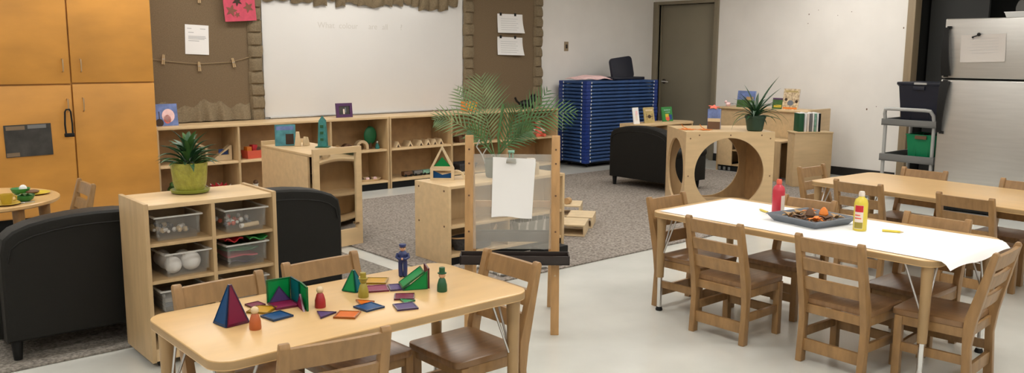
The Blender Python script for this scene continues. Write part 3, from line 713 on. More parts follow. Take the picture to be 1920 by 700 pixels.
chair(3.862, 1.292, 94, 'wooden chair at the near right end of the paper-covered table, seen sideways')
chair(3.84, 3.075, -90, 'wooden chair at the far left end of the paper-covered table by the hole box')
chair(4.385, 2.50, 180, 'wooden chair behind the paper-covered table, by the red bottle')
chair(4.39, 1.80, 180, 'wooden chair behind the paper-covered table, by its far right corner')
chair(5.205, 2.635, -2, 'wooden chair at the near side of the bare far table, behind the yellow bottle')
chair(5.18, 1.975, -4, 'wooden chair at the near side of the bare far table, right of the first')
chair(5.72, 3.255, -93, 'wooden chair at the left end of the bare far table, by the file cabinet')
chair(6.175, 2.645, 176, 'wooden chair at the far side of the bare far table, before the cart')
chair(6.115, 1.96, 176, 'wooden chair at the far side of the bare far table, before the fridge')
t = dup(ch0, (1.19, 5.572, RZ), R(90), 'wooden chair at the small round table by the tall cupboard')

# ------------------------------------------------------------------ tables
def table(label, cx, cy, L, W, H, rz, rad=.07, inset=.05):
    t = thing('activity_table', label, 'table', (cx, cy, 0), rz)
    MB().prism(rrect(L, W, rad, 8), H - .03, H, 'xy', bev=.004, mi=0, mi_side=1).build('tabletop', ['top', 'edge'], t)
    for sx in (-1, 1):
        for sy in (-1, 1):
            x, y = sx * (L / 2 - inset), sy * (W / 2 - inset)
            lg = MB().tube([(x, y, H - .03), (x, y, H - .12), (x, y, .19)], lambda k: .026 - .006 * k, 16).build('leg', 'edge', t)
            MB().cyl((x, y, .022), (x, y, .20), .0135, n=14).build('leg_insert', 'chrome', lg)
            MB().lathe([(.018, 0), (.02, .006), (.014, .022)], (x, y, 0), n=14).build('glide', 'black', lg)
            MB().tube([(x - sx * .02, y, .33), (x - sx * .10, y, H - .03)], .0045, 6).build('brace', 'alu', t)
            MB().tube([(x, y - sy * .02, .33), (x, y - sy * .10, H - .03)], .0045, 6).build('brace', 'alu', t)
    return t
TZ = .56
table('maple table nearest us with colourful tiles on it', 1.433, 2.498, 1.17, .575, TZ, 0)
table('table covered with white paper and a tray of paint tools', 3.957, 2.225, 1.53, .745, TZ, R(90))
table('bare maple table at the far right before the fridge', 5.654, 2.118, 1.83, .78, TZ, R(-94.1))
t = thing('round_table', 'small round play table with dishes in front of the tall cupboard', 'table', (.90, 6.15, RZ))
MB().lathe([(0, .452), (.47, .452), (.48, .458), (.48, .474), (.475, .478), (0, .478)], n=64).build('tabletop', 'top', t)
for a in (-64, -28, 90, 180): MB().tube([(.40 * math.cos(R(a)), .40 * math.sin(R(a)), .452), (.41 * math.cos(R(a)), .41 * math.sin(R(a)), 0)], .034, 16, r2=.028).build('leg', 'brown' if False else 'chair', t)
# dishes
RT = RZ + .479
def bowl(name, label, x, y, r, h, m):
    t = thing(name, label, 'bowl', (x, y, RT))
    MB().lathe([(r * .45, 0), (r * .8, h * .35), (r, h), (r * .93, h), (r * .72, h * .4), (0, h * .15)], n=28).build('bowl_body', m, t)
    return t
bowl('toy_bowl', 'green bowl with an egg at the back of the round table', 1.17, 6.18, .058, .04, 'grn')
tag(MB().ball((0, 0, 0), .024, n=16, sz=1.1).build('toy_egg', 'white', loc=(1.185, 6.175, RT + .036)), 'white toy egg in the back green bowl', 'egg')
bowl('toy_bowl', 'green bowl with salad at the front of the round table', 1.135, 5.88, .056, .036, 'grn')
q = MB()
for k in range(9): q.leaf((.02 * math.cos(k), .02 * math.sin(k), 0), k * 2.4, R(30), .04, .03, 1, n=4)
tag(q.build('toy_salad', 'leafm', loc=(1.135, 5.88, RT + .030)), 'leafy toy salad in the front green bowl', 'salad')
t = thing('saucer', 'mustard yellow saucer on the round table', 'saucer', (1.02, 5.80, RT))
MB().lathe([(.04, 0), (.075, .01), (.072, .013), (.03, .006), (0, .006)], n=30).build('dish', 'yel2', t)
t = thing('toy_cup', 'mustard yellow cup standing on its saucer', 'cup', (1.02, 5.80, RT + .007))
MB().lathe([(.026, 0), (.034, .03), (.038, .058), (.034, .058), (.03, .03), (0, .008)], n=24).build('cup_body', 'yel2', t)
MB().tube([(.036, 0, .045), (.055, 0, .04), (.052, 0, .02), (.034, 0, .016)], .005, 8).build('handle', 'yel2', t)
t = thing('toy_plate', 'yellow plate with brown toy food at the right of the round table', 'plate', (1.245, 6.14, RT))
MB().lathe([(.05, 0), (.088, .010), (.085, .013), (.04, .005), (0, .005)], n=30).build('dish', 'yellow', t)
t = thing('toy_food', 'brown toy food piece on the yellow plate', 'toy food', (1.23, 6.14, RT + .0055)); MB().ball((0, 0, .012), .035, n=14, sx=1.2, sz=.34).build('food_body', 'brown', t)
t = thing('toy_spoon', 'small grey toy spoon between the saucer and the front bowl', 'spoon', (1.10, 5.80, RT), R(-15))
MB().ball((0, 0, .004), .014, n=12, sx=1.4, sz=.3).tube([(.016, 0, .004), (.07, 0, .006)], .003, 6).build('spoon_body', 'clip', t)

# ------------------------------------------------------------------ paper, bottles, tray on the second table
pw0, pw1 = 3.615, 4.265
def pfn(u, v):
    # u across the table, v along it from the far left end to past the right edge
    x = pw0 + (pw1 - pw0) * u; y = 2.945 - v * 1.55
    z = TZ + .0025; edge = 1.446
    if y < edge + .01:
        d = (edge + .01 - y); z -= min(.06, d * d * 9) * (1 - .2 * math.sin(u * 9)); x += -.04 * d * (1 - u); y += d * .25
    return (x, y, z)
o = MB().grid(pfn, 16, 60).build('paper_sheet', 'paperb'); tag(o, 'white paper sheet spread over the middle table, hanging over its end', 'paper')
PZ2 = TZ + .003
def bottle(label, x, y, r, h, m, capm, lab, sq=False):
    t = thing('paint_bottle', label, 'bottle', (x, y, PZ2), R(-41))
    MB().lathe([(r * .92, 0), (r, .006), (r, h * .70), (r * .86, h * .79), (r * .42, h * .86), (r * .40, h * .88), (0, h * .88)], n=28).build('bottle_body', m, t)
    MB().lathe([(r * .44, h * .88), (r * .46, h * .95), (r * .36, h), (0, h)], n=20).build('cap', capm, t)
    return t
t = bottle('red squeeze paint bottle standing on the paper', 3.99, 2.452, .032, .196, 'redb', 'salmon', 0)
MB().grid(lambda u, v: (.0325 * math.sin(R(8 + 55 * u)), -.0325 * math.cos(R(8 + 55 * u)), .012 + .10 * v), 6, 2).build('bottle_label', 'lab', t)
t = bottle('yellow paint bottle with a pictured label standing on the paper', 3.965, 1.985, .032, .192, 'yelb', 'lab', 0)
lb = MB().grid(lambda u, v: (.0325 * math.sin(R(-75 + 75 * u)), -.0325 * math.cos(R(-75 + 75 * u)), .012 + .115 * v), 8, 2).build('bottle_label', 'lab', t)
MB().grid(lambda u, v: (.0329 * math.sin(R(-72 + 70 * u)), -.0329 * math.cos(R(-72 + 70 * u)), .094 + .032 * v), 8, 2).build('label_panel', 'red', lb)
MB().grid(lambda u, v: (.0329 * math.sin(R(-72 + 70 * u)), -.0329 * math.cos(R(-72 + 70 * u)), .014 + .03 * v), 8, 2).build('label_picture', 'olive', lb)
MB().grid(lambda u, v: (.0329 * math.sin(R(-70 + 55 * u)), -.0329 * math.cos(R(-70 + 55 * u)), .06 + .006 * v), 8, 2).build('label_line', 'salmon', lb)
MB().grid(lambda u, v: (.0329 * math.sin(R(-70 + 45 * u)), -.0329 * math.cos(R(-70 + 45 * u)), .075 + .006 * v), 8, 2).build('label_line', 'salmon', lb)
t = thing('paint_tray', 'grey paint tray with dried leaves and cones', 'tray', (3.965, 2.245, PZ2), R(-10))
MB().shell(.25, .26, .30, .31, .033, .003, rim=.004).build('tray_body', 'grey', t)
r_ = random.Random(9)
kinds = (('dried_leaf', 'tanw'), ('dried_leaf', 'brown'), ('dried_leaf', 'orange'))
spots = [(-.08, .07), (-.085, .0), (-.07, -.085), (.0, .08), (.0, -.09), (.07, -.02), (.08, -.09), (-.01, .0), (.08, .08), (.03, .035)]
wh = ['left corner', 'front middle', 'near right corner', 'left edge', 'right edge', 'back middle', 'far right corner', 'very centre', 'back corner', 'middle beside the cone']
for k, (x, y) in enumerate(spots):
    a = R(-10); X = 3.965 + x * math.cos(a) - y * math.sin(a); Y = 2.245 + x * math.sin(a) + y * math.cos(a)
    if k in (5, 7):
        o = MB().lathe([(0, 0), (.018, .005), (.024, .02), (.018, .04), (.006, .055), (0, .056)], n=12).build('pine_cone', ['', '', '', '', '', 'orange', '', 'brown'][k], loc=(X, Y, PZ2 + .02)); tag(o, ['orange', 'brown'][k == 7] + ' cone at the %s of the paint tray' % wh[k], 'cone', 'cones in the tray')
    else:
        m = ['tanw', 'brown', 'orange'][k % 3]
        q = MB()
        for j in range(7): q.leaf((0, 0, .022), k + j * .9, R(25 + 10 * (j % 3)), .046, .026, .8, n=4)
        tag(q.build('dried_leaf', m, loc=(X, Y, PZ2 + .004)), ['tan', 'brown', 'orange'][k % 3] + ' dried leaf sprig at the %s of the paint tray' % wh[k], 'leaf', 'dried leaves in the tray')
hb_ = random.Random(17)
q = MB()
for k in range(170):
    x, y = hb_.uniform(-.088, .088), hb_.uniform(-.092, .092); hh = .010 + .016 * (1 - max(abs(x), abs(y)) / .12)
    q.leaf((x, y, hb_.uniform(.009, hh)), hb_.uniform(0, 6.28), R(hb_.uniform(0, 25)), hb_.uniform(.02, .035), hb_.uniform(.006, .016), hb_.uniform(.2, 1), n=3, mi=hb_.choice([0, 0, 1, 1, 2, 3]))
o = q.build('leaf_litter', ['tanw', 'brown', 'pale', 'orange'], loc=(3.965, 2.245, PZ2 + .004), rz=R(-10)); o['kind'] = 'stuff'; tag(o, 'brown and tan plant bits heaped in the grey paint tray', 'dried leaves')
for (x, y, rz, lab) in ((4.03, 2.56, R(60), 'yellow crayon lying left of the red bottle'), (4.035, 1.862, R(-66), 'yellow crayon lying right of the yellow bottle')):
    t = thing('crayon', lab, 'crayon', (x, y, PZ2 + .006), rz)
    MB().cyl((-.04, 0, 0), (.04, 0, 0), .006, n=12).build('crayon_body', 'yelb', t); MB().tube([(.04, 0, 0), (.055, 0, 0)], .0055, 12, r2=.002).build('tip', 'pale', t)

# ------------------------------------------------------------------ magnetic tiles and peg people on the near table
def tile_mesh(poly, th=.006, rim=.006):
    """bordered translucent tile lying in xy: window (slot 0) and rim (slot 1)"""
    cx = sum(p[0] for p in poly) / len(poly); cy = sum(p[1] for p in poly) / len(poly)
    def sc_(p):
        d = math.hypot(p[0] - cx, p[1] - cy); k = max(.5, 1 - rim * 1.3 / d); return (cx + (p[0] - cx) * k, cy + (p[1] - cy) * k)
    inner = [sc_(p) for p in poly]
    return MB().ring_panel(poly, inner, 0, th, 'xy', mi=1), inner, th
def tile(parent, poly, m, mtx, name='tile', rim=.006):
    mb = MB(); mb.X = mtx
    cx = sum(p[0] for p in poly) / len(poly); cy = sum(p[1] for p in poly) / len(poly)
    inner = [(cx + (p[0] - cx) * .88, cy + (p[1] - cy) * .88) for p in poly]
    mb.ring_panel(poly, inner, 0, .006, 'xy', mi=1); mb.prism(inner, .0015, .0045, 'xy', mi=0)
    return mb.build(name, [m, m + 'e'], parent, smooth=False)
def flat_tile(label, x, y, rz, m, shape='sq', s=.075, z=0):
    poly = {'sq': [(-s / 2, -s / 2), (s / 2, -s / 2), (s / 2, s / 2), (-s / 2, s / 2)], 'tri': [(-s / 2, -s / 2), (s / 2, -s / 2), (0, s * .55)], 'rt': [(-s / 2, -s / 2), (s / 2, -s / 2), (-s / 2, s / 2)]}[shape]
    t = thing('magnetic_tile', label, 'tile', (x, y, TZ + .0005 + z), rz, 'loose magnetic tiles'); tile(t, poly, m, Matrix.Identity(4), 'tile_panel')
def frame_mtx(o, u, v):
    u = Vector(u).normalized(); v = Vector(v); v = (v - u * v.dot(u)).normalized(); n = u.cross(v)
    return Matrix(((u.x, v.x, n.x, o[0]), (u.y, v.y, n.y, o[1]), (u.z, v.z, n.z, o[2]), (0, 0, 0, 1)))
# pyramid
t = thing('tile_pyramid', 'tall blue and red tile pyramid near the table corner', 'toy', (1.035, 2.54, TZ), R(-83))
s = .074; hgt = .122; base = [(-s / 2, -s / 2), (s / 2, -s / 2), (s / 2, s / 2), (-s / 2, s / 2)]
rot = R(0)
for k, m in enumerate(('tblue', 'tred', 'tblue', 'tred')):
    a, b = Vector((*base[k], 0)), Vector((*base[(k + 1) % 4], 0)); mid = (a + b) / 2; up = Vector((0, 0, hgt)) - mid
    w_, h_ = (b - a).length, up.length
    tile(t, [(-w_ / 2, 0), (w_ / 2, 0), (.003, h_), (-.003, h_)], m, frame_mtx(mid, b - a, up))
# cube house
t = thing('tile_cube', 'open corner of green, teal, purple and pink tiles', 'toy', (1.213, 2.668, TZ), R(-6))
s = .082; S = [(-s / 2, 0), (s / 2, 0), (s / 2, s), (-s / 2, s)]
tile(t, S, 'tgreen', frame_mtx((s / 2, 0, 0), (1, 0, 0), (0, 0, 1)))
tile(t, S, 'tteal', frame_mtx((s + .008, -s / 2, 0), (0, -1, 0), (0, 0, 1)))
tile(t, S, 'tgreen', frame_mtx((s + .006, -s * 1.5 - .002, 0), (-.1, -1, 0), (0, 0, 1)))
tile(t, [(-s / 2, 0), (s / 2, 0), (0, s * .7)], 'tpurple', frame_mtx((s / 2, -.014, 0), (1, 0, 0), (0, .12, 1)))
tile(t, [(-s / 2, -s / 2), (s / 2, -s / 2), (s / 2, s / 2), (-s / 2, s / 2)], 'tmag', Matrix.Translation((s / 2 - .002, -s / 2 - .016, .0005)))
tile(t, [(-s / 2, 0), (s / 2, 0), (0, s * .62)], 'tmag', frame_mtx((s - .006, -s * 1.5, 0), (-.1, -1, 0), (0, 0, 1)))
# ramp prism
t = thing('tile_ramp', 'green tile ramp with a dark red end wall', 'toy', (1.695, 2.589, TZ), R(-25))
q = .085
tile(t, [(-q / 2, 0), (q / 2, 0), (q / 2, .10), (-q / 2, .10)], 'tgreen', frame_mtx((.0, -.045, .004), (0, -1, 0), (.10, 0, .07)))
tile(t, [(-q / 2, 0), (q / 2, 0), (q / 2, .075), (-q / 2, .075)], 'tred', frame_mtx((.092, -.045, .0), (0, 1, 0), (0, 0, 1)))
tile(t, [(0, 0), (.09, 0), (.09, .068)], 'tgreen', frame_mtx((.0, -.088, 0), (1, 0, 0), (0, 0, 1)))
tile(t, [(-.04, -.04), (.04, -.04), (.04, .04), (-.04, .04)], 'tpurple', Matrix.Translation((-.005, -.05, 0)))
tile(t, [(-.04, -.04), (.04, -.04), (.04, .04), (-.04, .04)], 'tmag', Matrix.Translation((-.088, -.05, 0)))
# small teal pyramid
t = thing('tile_pyramid', 'small teal tile pyramid behind the olive peg person', 'toy', (1.525, 2.625, TZ), R(25))
s = .055; hgt = .072; base = [(-s / 2, -s / 2), (s / 2, -s / 2), (s / 2, s / 2), (-s / 2, s / 2)]
for k, m in enumerate(('tteal', 'tgreen', 'tteal', 'tgreen')):
    a, b = Vector((*base[k], 0)), Vector((*base[(k + 1) % 4], 0)); mid = (a + b) / 2; up = Vector((0, 0, hgt)) - mid
    tile(t, [(-s / 2, 0), (s / 2, 0), (.003, up.length), (-.003, up.length)], m, frame_mtx(mid, b - a, up))
flat_tile('yellow square tile lying beside the orange peg person', 1.165, 2.60, R(40), 'tyellow', s=.075)
flat_tile('blue square tile lying in front of the tile cube', 1.172, 2.505, R(8), 'tblue', s=.075)
flat_tile('dark red tile lying at the left of the tile cube', 1.172, 2.668, R(5), 'tred', s=.05)
flat_tile('orange square tile lying nearest the front chair', 1.352, 2.372, R(-46), 'torange', s=.072)
flat_tile('purple triangular tile touching the orange square tile', 1.292, 2.418, R(135), 'tpurple', 'tri', s=.066)
flat_tile('blue square tile beside the orange triangular tile', 1.452, 2.402, R(5), 'tblue', s=.075)
flat_tile('orange triangular tile behind the blue square tile', 1.465, 2.468, R(10), 'torange', 'tri', s=.06)
flat_tile('purple square tile lying in front of the tile ramp', 1.548, 2.328, R(-20), 'tpurple', s=.072)
flat_tile('small green triangular tile behind the purple square tile', 1.585, 2.386, R(10), 'tgreen', 'tri', s=.05)
flat_tile('dark red square tile lying before the tile ramp', 1.612, 2.43, R(-35), 'tred', s=.07)
flat_tile('yellow square tile lying behind the tile ramp', 1.650, 2.672, R(-40), 'tyellow', s=.08)
def peg(label, x, y, body, head, hat=None, s=1.0):
    t = thing('peg_person', label, 'toy figure', (x, y, TZ), 0, 'wooden peg people')
    MB().lathe([(.0175 * s, 0), (.0185 * s, .004), (.0175 * s, .025 * s), (.012 * s, .045 * s), (.008 * s, .05 * s)], n=20).build('body', body, t)
    MB().ball((0, 0, .060 * s), .0125 * s, n=16).build('head', head, t)
    if hat: MB().lathe([(.016, .066), (.016, .069), (.0105, .07), (.0105, .088), (0, .088)], n=18).build('hat', hat, t)
peg('orange peg person with a wooden head beside the tall pyramid', 1.066, 2.432, 'orap', 'pale'); peg('red peg person with a wooden head in the table middle', 1.331, 2.512, 'redp', 'pale')
peg('olive yellow peg person before the small teal pyramid', 1.505, 2.525, 'olive', 'olive', 'olive'); peg('dark green peg person in a top hat at the table right', 1.76, 2.41, 'hunter', 'skin', 'hunter')
t = thing('police_figure', 'toy police officer in navy uniform with folded arms standing on the table', 'toy figure', (1.765, 2.668, TZ), R(-41))
b = MB()
for sx in (-1, 1):
    b.tube([(sx * .008, 0, .004), (sx * .009, 0, .03), (sx * .009, 0, .062)], .0085, 10)
    b.tube([(sx * .018, .0, .092), (sx * .023, -.004, .078), (sx * .012, -.013, .072), (-sx * .008, -.014, .074)], .006, 8)
b.lathe([(0, .055), (.016, .058), (.0165, .075), (.020, .09), (.012, .10), (.006, .104)], n=18, sy=.62).build('body', 'uniform', t)
MB().ball((0, 0, .112), .0115, n=16, sz=1.15).build('head', 'skin', t)
hd = t.children[-1]
MB().ball((-.004, -.0105, .114), .0014, n=8).ball((.004, -.0105, .114), .0014, n=8).build('eye', 'black', hd); MB().tube([(-.003, -.0108, .107), (.003, -.0108, .107)], .0008, 6).build('mouth', 'red', hd)
MB().ball((0, .001, .117), .0122, n=14, sz=.8).build('hair', 'brown', t)
MB().lathe([(.011, .118), (.0145, .123), (.013, .128), (0, .13)], n=18).ball((0, -.011, .1195), .009, n=10, sz=.2).build('cap', 'uniform', t)
MB().ball((0, -.0165, .074), .005, n=10).build('hand', 'skin', t)
B(-.013, -.001, -.008, .006, 0, .006, .002).build('shoe', 'black', t); B(.001, .013, -.008, .006, 0, .006, .002).build('shoe', 'black', t)

# ------------------------------------------------------------------ easel
EA = R(-40.9)
t = thing('easel', 'wooden two-sided easel with clear acrylic panel and dark paint trays', 'easel', (2.904, 2.998, 0), EA)
lean = .12
def post(x, y0, y1, z1, name, zb=0):
    b = MB(); h = .021
    b.prism([(y0 - .011, zb), (y0 + .011, zb), (y1 + .011, z1 - .006), (y1 + .006, z1), (y1 - .006, z1), (y1 - .011, z1 - .006)], x - h, x + h, 'yz', bev=.003)
    p = b.build(name, 'easel', t)
    for z in (.30, .355, .52, .70, .86, .93):
        if z < z1: y = y0 + (y1 - y0) * z / z1 - .0115; MB().cyl((x, y, z), (x, y - .002, z), .005, n=10).build('bolt', 'brass' if z < .4 else 'brown', p)
    return p
for x in (-.447, -.012): post(x, 0, lean, 1.0, 'front_post')
for x in (-.445, -.01): post(x, .485, .165, .95, 'rear_leg')
yz = lambda z: lean * z
def apan(u, v): z = .43 + .475 * v; return (-.428 + .396 * u, yz(z) + .004, z)
MB().grid(apan, 1, 1, thick=.004).build('acrylic_panel', 'acrylic', t)
def tray(y0, y1, z0, z1, name, a=-.487, c=.055):
    b = MB().box(a, c, y0, y1, z0, z0 + .006).box(a, c, y0, y0 + .006, z0, z1, .002).box(a, c, y1 - .006, y1, z0, z1 + .004, .002)
    b.box(a, a + .006, y0, y1, z0, z1).box(c - .006, c, y0, y1, z0, z1); b.build(name, 'choc', t)
tray(-.06, .032, .375, .420, 'front_tray')
tray(.385, .445, .395, .445, 'rear_tray', -.440, -.016)
B(-.445, -.01, .30, .316, .60, .635, .003).build('cross_rail', 'easel', t)
for x in (-.445, -.01): B(x - .018, x + .018, .09, .40, .33, .352, .003).build('side_brace', 'easel', t)
t2 = thing('easel_paper', 'blank white paper clipped to the easel panel', 'paper', (2.904, 2.998, 0), EA)
def pf(u, v):
    z = .592 + .30 * v; x = -.328 + .006 * (1 - v) * -1 + .215 * u
    return (x - .012 * (1 - v) * (u > .5) , yz(z) - .004 - .018 * (1 - v) ** 2 * math.sin(math.pi * (.2 + .6 * u)), z + .006 * math.sin(u * 5) * (1 - v) - .010 * u * v)
MB().grid(pf, 10, 12).build('sheet', 'paper', t2)
t = thing('binder_clip', 'silver bulldog clip holding the paper on the easel', 'clip', (2.904, 2.998, 0), EA)
MB().prism([(-.262, .862), (-.21, .862), (-.214, .888), (-.258, .888)], yz(.862) - .018, yz(.862) - .0015, 'xz', bev=.003).build('jaws', 'clip', t)
MB().tube([(-.244, yz(.89) - .010, .886), (-.244, yz(.9) - .004, .914), (-.228, yz(.9) - .004, .914), (-.228, yz(.89) - .010, .886)], .0028, 8).tube([(-.252, yz(.9), .918), (-.22, yz(.9), .918)], .008, 10).build('lever', 'mint', t)

# ------------------------------------------------------------------ low shelf behind the easel
LX0, LX1, LY0, LY1, LZ = 3.30, 4.36, 4.44, 4.83, .545
t = thing('toy_shelf', 'low maple toy shelf standing behind the easel', 'shelf', (LX0, LY0, RZ))
L, D, Hh = LX1 - LX0, LY1 - LY0, LZ - RZ
sp = B(0, .022, 0, D, 0, Hh, .004).build('side_panel', 'maple', t)
for y, z in ((.05, Hh - .035), (D - .05, Hh - .035), (.05, .26), (D - .05, .26)): MB().cyl((0, y, z), (-.002, y, z), .007, n=12).build('screw_cap', 'brown', sp)
B(L - .022, L, 0, D, 0, Hh, .004).build('side_panel', 'maple', t)
B(.022, L - .022, 0, D, Hh - .02, Hh, .003).build('top_board', 'maple', t)
B(.022, L - .022, .20, .212, .05, Hh - .02).build('centre_panel', 'mapled', t)
B(.022, L - .022, .006, D - .006, .05, .07, .002).build('bottom_board', 'maple', t)
for y0, y1 in ((.006, .20), (.212, D - .006)):
    B(.022, L - .022, y0, y1, .245, .265, .002).build('middle_shelf', 'maple', t)
    B(L / 2 - .01, L / 2 + .01, y0 + .004, y1, .07, Hh - .02, .002).build('divider', 'mapled', t)
B(.022, L - .022, .012, .03, 0, .05).build('kick_board', 'blackm', t)
t = thing('dark_basket', 'dark oval basket with rope handle in the toy shelf behind the easel', 'basket', (3.58, 4.545, RZ + .0705))
MB().lathe([(.12, 0), (.15, .09), (.145, .09), (.115, .01), (0, .01)], n=30, sx=1.25, sy=.55).build('tub', 'dkgrey', t)
MB().tube([(.15 * 1.25 * math.cos(R(a)), .15 * .55 * math.sin(R(a)), .09) for a in range(0, 361, 15)], .006, 8).build('rim', 'tanw', t)
MB().tube([(.18, -.02, .09), (.19, -.035, .135), (.17, -.05, .15), (.13, -.055, .09)], .006, 8).build('handle', 'tanw', t)
t = thing('lattice_basket', 'grey lattice basket in the toy shelf beside the dark basket', 'basket', (4.10, 4.545, RZ + .0705))
MB().shell(.30, .14, .33, .165, .12, .008, rim=.004).build('tub', 'trellis', t)
o = B(3.70, 3.93, 4.02, 4.16, 0, .10, .01).build('storage_box', 'black', loc=(0, .06, RZ + .0005)); tag(o, 'black storage box on the rug beneath the easel tray', 'box')
o.location = (.12, .06, RZ + .0005)
LT = LZ
t = thing('house_block', 'pale triangular roof block with green window on the toy shelf', 'block', (3.455, 4.72, LT + .083), EA, 'window blocks')
MB().ring_panel([(-.082, 0), (.082, 0), (0, .155)], [(-.058, .012), (.058, .012), (0, .128)], -.018, .018, 'xz').build('wood_frame', 'pale', t)
MB().prism([(-.06, .01), (.06, .01), (.0, .075)], -.003, .003, 'xz').build('window_film', 'tgreen', t)
t = thing('house_block', 'pale rectangular block with blue window under the roof block', 'block', (3.455, 4.72, LT), EA, 'window blocks')
MB().ring_panel([(-.082, 0), (.082, 0), (.082, .082), (-.082, .082)], [(-.062, .014), (.062, .014), (.062, .066), (-.062, .066)], -.018, .018, 'xz').build('wood_frame', 'pale', t)
MB().prism([(-.064, .012), (.064, .012), (.064, .05), (0, .035), (-.064, .066)], -.003, .003, 'xz').build('window_film', 'tblue', t)
t = thing('arch_block', 'pale arch block beside the roof block on the toy shelf', 'block', (3.556, 4.694, LT), EA)
N = 14; s = .062
MB().ring_panel([(s * math.cos(R(180 * k / N)), s * math.sin(R(180 * k / N))) for k in range(N + 1)] + [(-s * .5, 0), (s * .5, 0)], [(.78 * s * math.cos(R(180 * k / N)), .001 + .78 * s * math.sin(R(180 * k / N))) for k in range(N + 1)] + [(-s * .4, .0008), (s * .4, .0008)], -.02, .02, 'xz').build('arch', 'pale', t)
# palm
PB = Vector((3.83, 4.60, LT))
u_ = Vector((math.cos(EA), math.sin(EA), 0)); n_ = Vector((-math.sin(EA), math.cos(EA), 0))
t = thing('potted_palm', 'feathery palm in a pot on the toy shelf behind the easel paper', 'potted plant', PB, EA)
MB().lathe([(.06, 0), (.068, .01), (.08, .11), (.084, .11), (.084, .13), (.078, .13), (.076, .11), (0, .11)], n=28).build('pot', 'potg', t)
MB().lathe([(.075, .108), (0, .118)], n=18).build('soil', 'soil', t)
def frond(tip, mid, n=24, ll=.21, m='palm', wid=.0105, face=(0, -1, .25), spread=.75):
    b = MB(); P0 = Vector((0, 0, .13)); P1 = Vector(mid); P2 = Vector(tip)
    C_ = 2 * P1 - .5 * (P0 + P2)
    def pos(k): return (1 - k) ** 2 * P0 + 2 * k * (1 - k) * C_ + k * k * P2
    pts = [pos(i / 16) for i in range(17)]
    b.tube(pts, lambda k: .0055 * (1 - .75 * k), 6)
    fc = Vector(face).normalized()
    for i in range(n):
        k = .24 + .76 * i / (n - 1); p = pos(k); tan = (pos(min(1, k + .02)) - pos(k - .02)).normalized()
        side = tan.cross(fc).normalized(); env = math.sin(math.pi * (.16 + .80 * (k - .24) / .76)) ** .7
        for s in (-1, 1):
            d = (side * s * spread + tan * (.55 + .5 * k) + Vector((0, 0, -.10))).normalized(); l = ll * env * rnd.uniform(.85, 1.1)
            w_ = wid * (.6 + .5 * env); nn = d.cross(fc).normalized(); q = []
            pp = p.copy(); dd = d.copy()
            for j in range(5):
                ww = w_ * (.55, 1, .9, .55, .03)[j] / 2
                q.append((b._v(pp + nn * ww), b._v(pp - fc * w_ * .12), b._v(pp - nn * ww))); pp = pp + dd * l / 4; dd = (dd + Vector((0, 0, -.075))).normalized()
            for A_, B_ in zip(q, q[1:]): b._f([A_[0], A_[1], B_[1], B_[0]]); b._f([A_[1], A_[2], B_[2], B_[1]])
    b.build('frond', m, t)
frond((-.10, -.02, .69), (-.06, -.01, .40), 19, .25)
frond((-.42, .03, .40), (-.24, .02, .36), 13, .15)
frond((-.27, .10, .60), (-.15, .06, .38), 14, .17, 'palm')
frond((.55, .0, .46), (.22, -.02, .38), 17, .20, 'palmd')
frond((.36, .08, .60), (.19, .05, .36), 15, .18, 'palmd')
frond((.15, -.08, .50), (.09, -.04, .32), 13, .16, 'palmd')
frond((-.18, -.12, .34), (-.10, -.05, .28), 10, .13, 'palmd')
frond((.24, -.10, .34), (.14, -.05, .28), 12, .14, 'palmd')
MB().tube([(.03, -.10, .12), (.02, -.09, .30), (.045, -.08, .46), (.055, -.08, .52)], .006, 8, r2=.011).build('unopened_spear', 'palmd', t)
MB().tube([(-.07, -.03, .10), (-.09, -.05, .16), (-.13, -.06, .22), (-.11, -.06, .27)], .005, 8).tube([(-.09, -.05, .16), (-.06, -.06, .21)], .004, 8).build('dry_stem', 'cartp', t)
t = thing('terrarium_pot', 'white pot of pale green succulents behind the easel panel', 'potted plant', (4.03, 4.50, LT), EA)
MB().lathe([(.05, 0), (.07, .07), (.072, .10), (.064, .10), (.055, .07), (0, .07)], n=24).build('pot', 'white', t)
q = MB()
for k in range(16): q.leaf((.03 * math.cos(k * 2.4), .03 * math.sin(k * 2.4), .075), k * 2.4, R(50 - k), .05, .03, .8, n=4)
q.build('succulent', 'mint', t)
t = thing('clear_block', 'cloudy stepped block standing right of the succulent pot', 'block', (4.13, 4.56, LT), EA)
MB().box(-.03, .03, -.03, .03, 0, .115, .004).build('block_body', 'lab', t); B(.03, .06, -.03, .03, 0, .085, .004).build('block_step', 'pale', t)

# ------------------------------------------------------------------ hollow step blocks on the rug
def hollow(label, cx, cy, rz, w_=.22, d=.30, h=.09, z=RZ):
    t = thing('hollow_block', label, 'block', (cx, cy, z + .0005), rz, 'hollow wooden blocks')
    B(-w_ / 2, w_ / 2, -d / 2, d / 2, h - .012, h, .002).build('top_board', 'pale', t); B(-w_ / 2, w_ / 2, -d / 2, d / 2, 0, .012, .002).build('bottom_board', 'pale', t)
    for s in (-1, 1): B(s * w_ / 2 - (.012 if s > 0 else 0), s * w_ / 2 + (0 if s > 0 else .012), -d / 2, d / 2, .012, h - .012, .001).build('side_board', 'pale', t)
hollow('hollow wooden block nearest the easel leg on the rug', 4.71, 4.70, R(-52), .22, .30); hollow('hollow wooden block turned beside the nearest one on the rug', 4.96, 4.82, R(-52), .20, .30) if False else None
hollow('hollow wooden block lying farther right on the rug', 4.995, 4.885, R(-52), .21, .30)
hollow('hollow wooden block at the back of the group on the rug', 5.24, 5.28, R(-50), .22, .28, .10)
hollow('hollow wooden block between the toy shelf and the others', 4.86, 5.10, R(-50), .20, .16, .07)
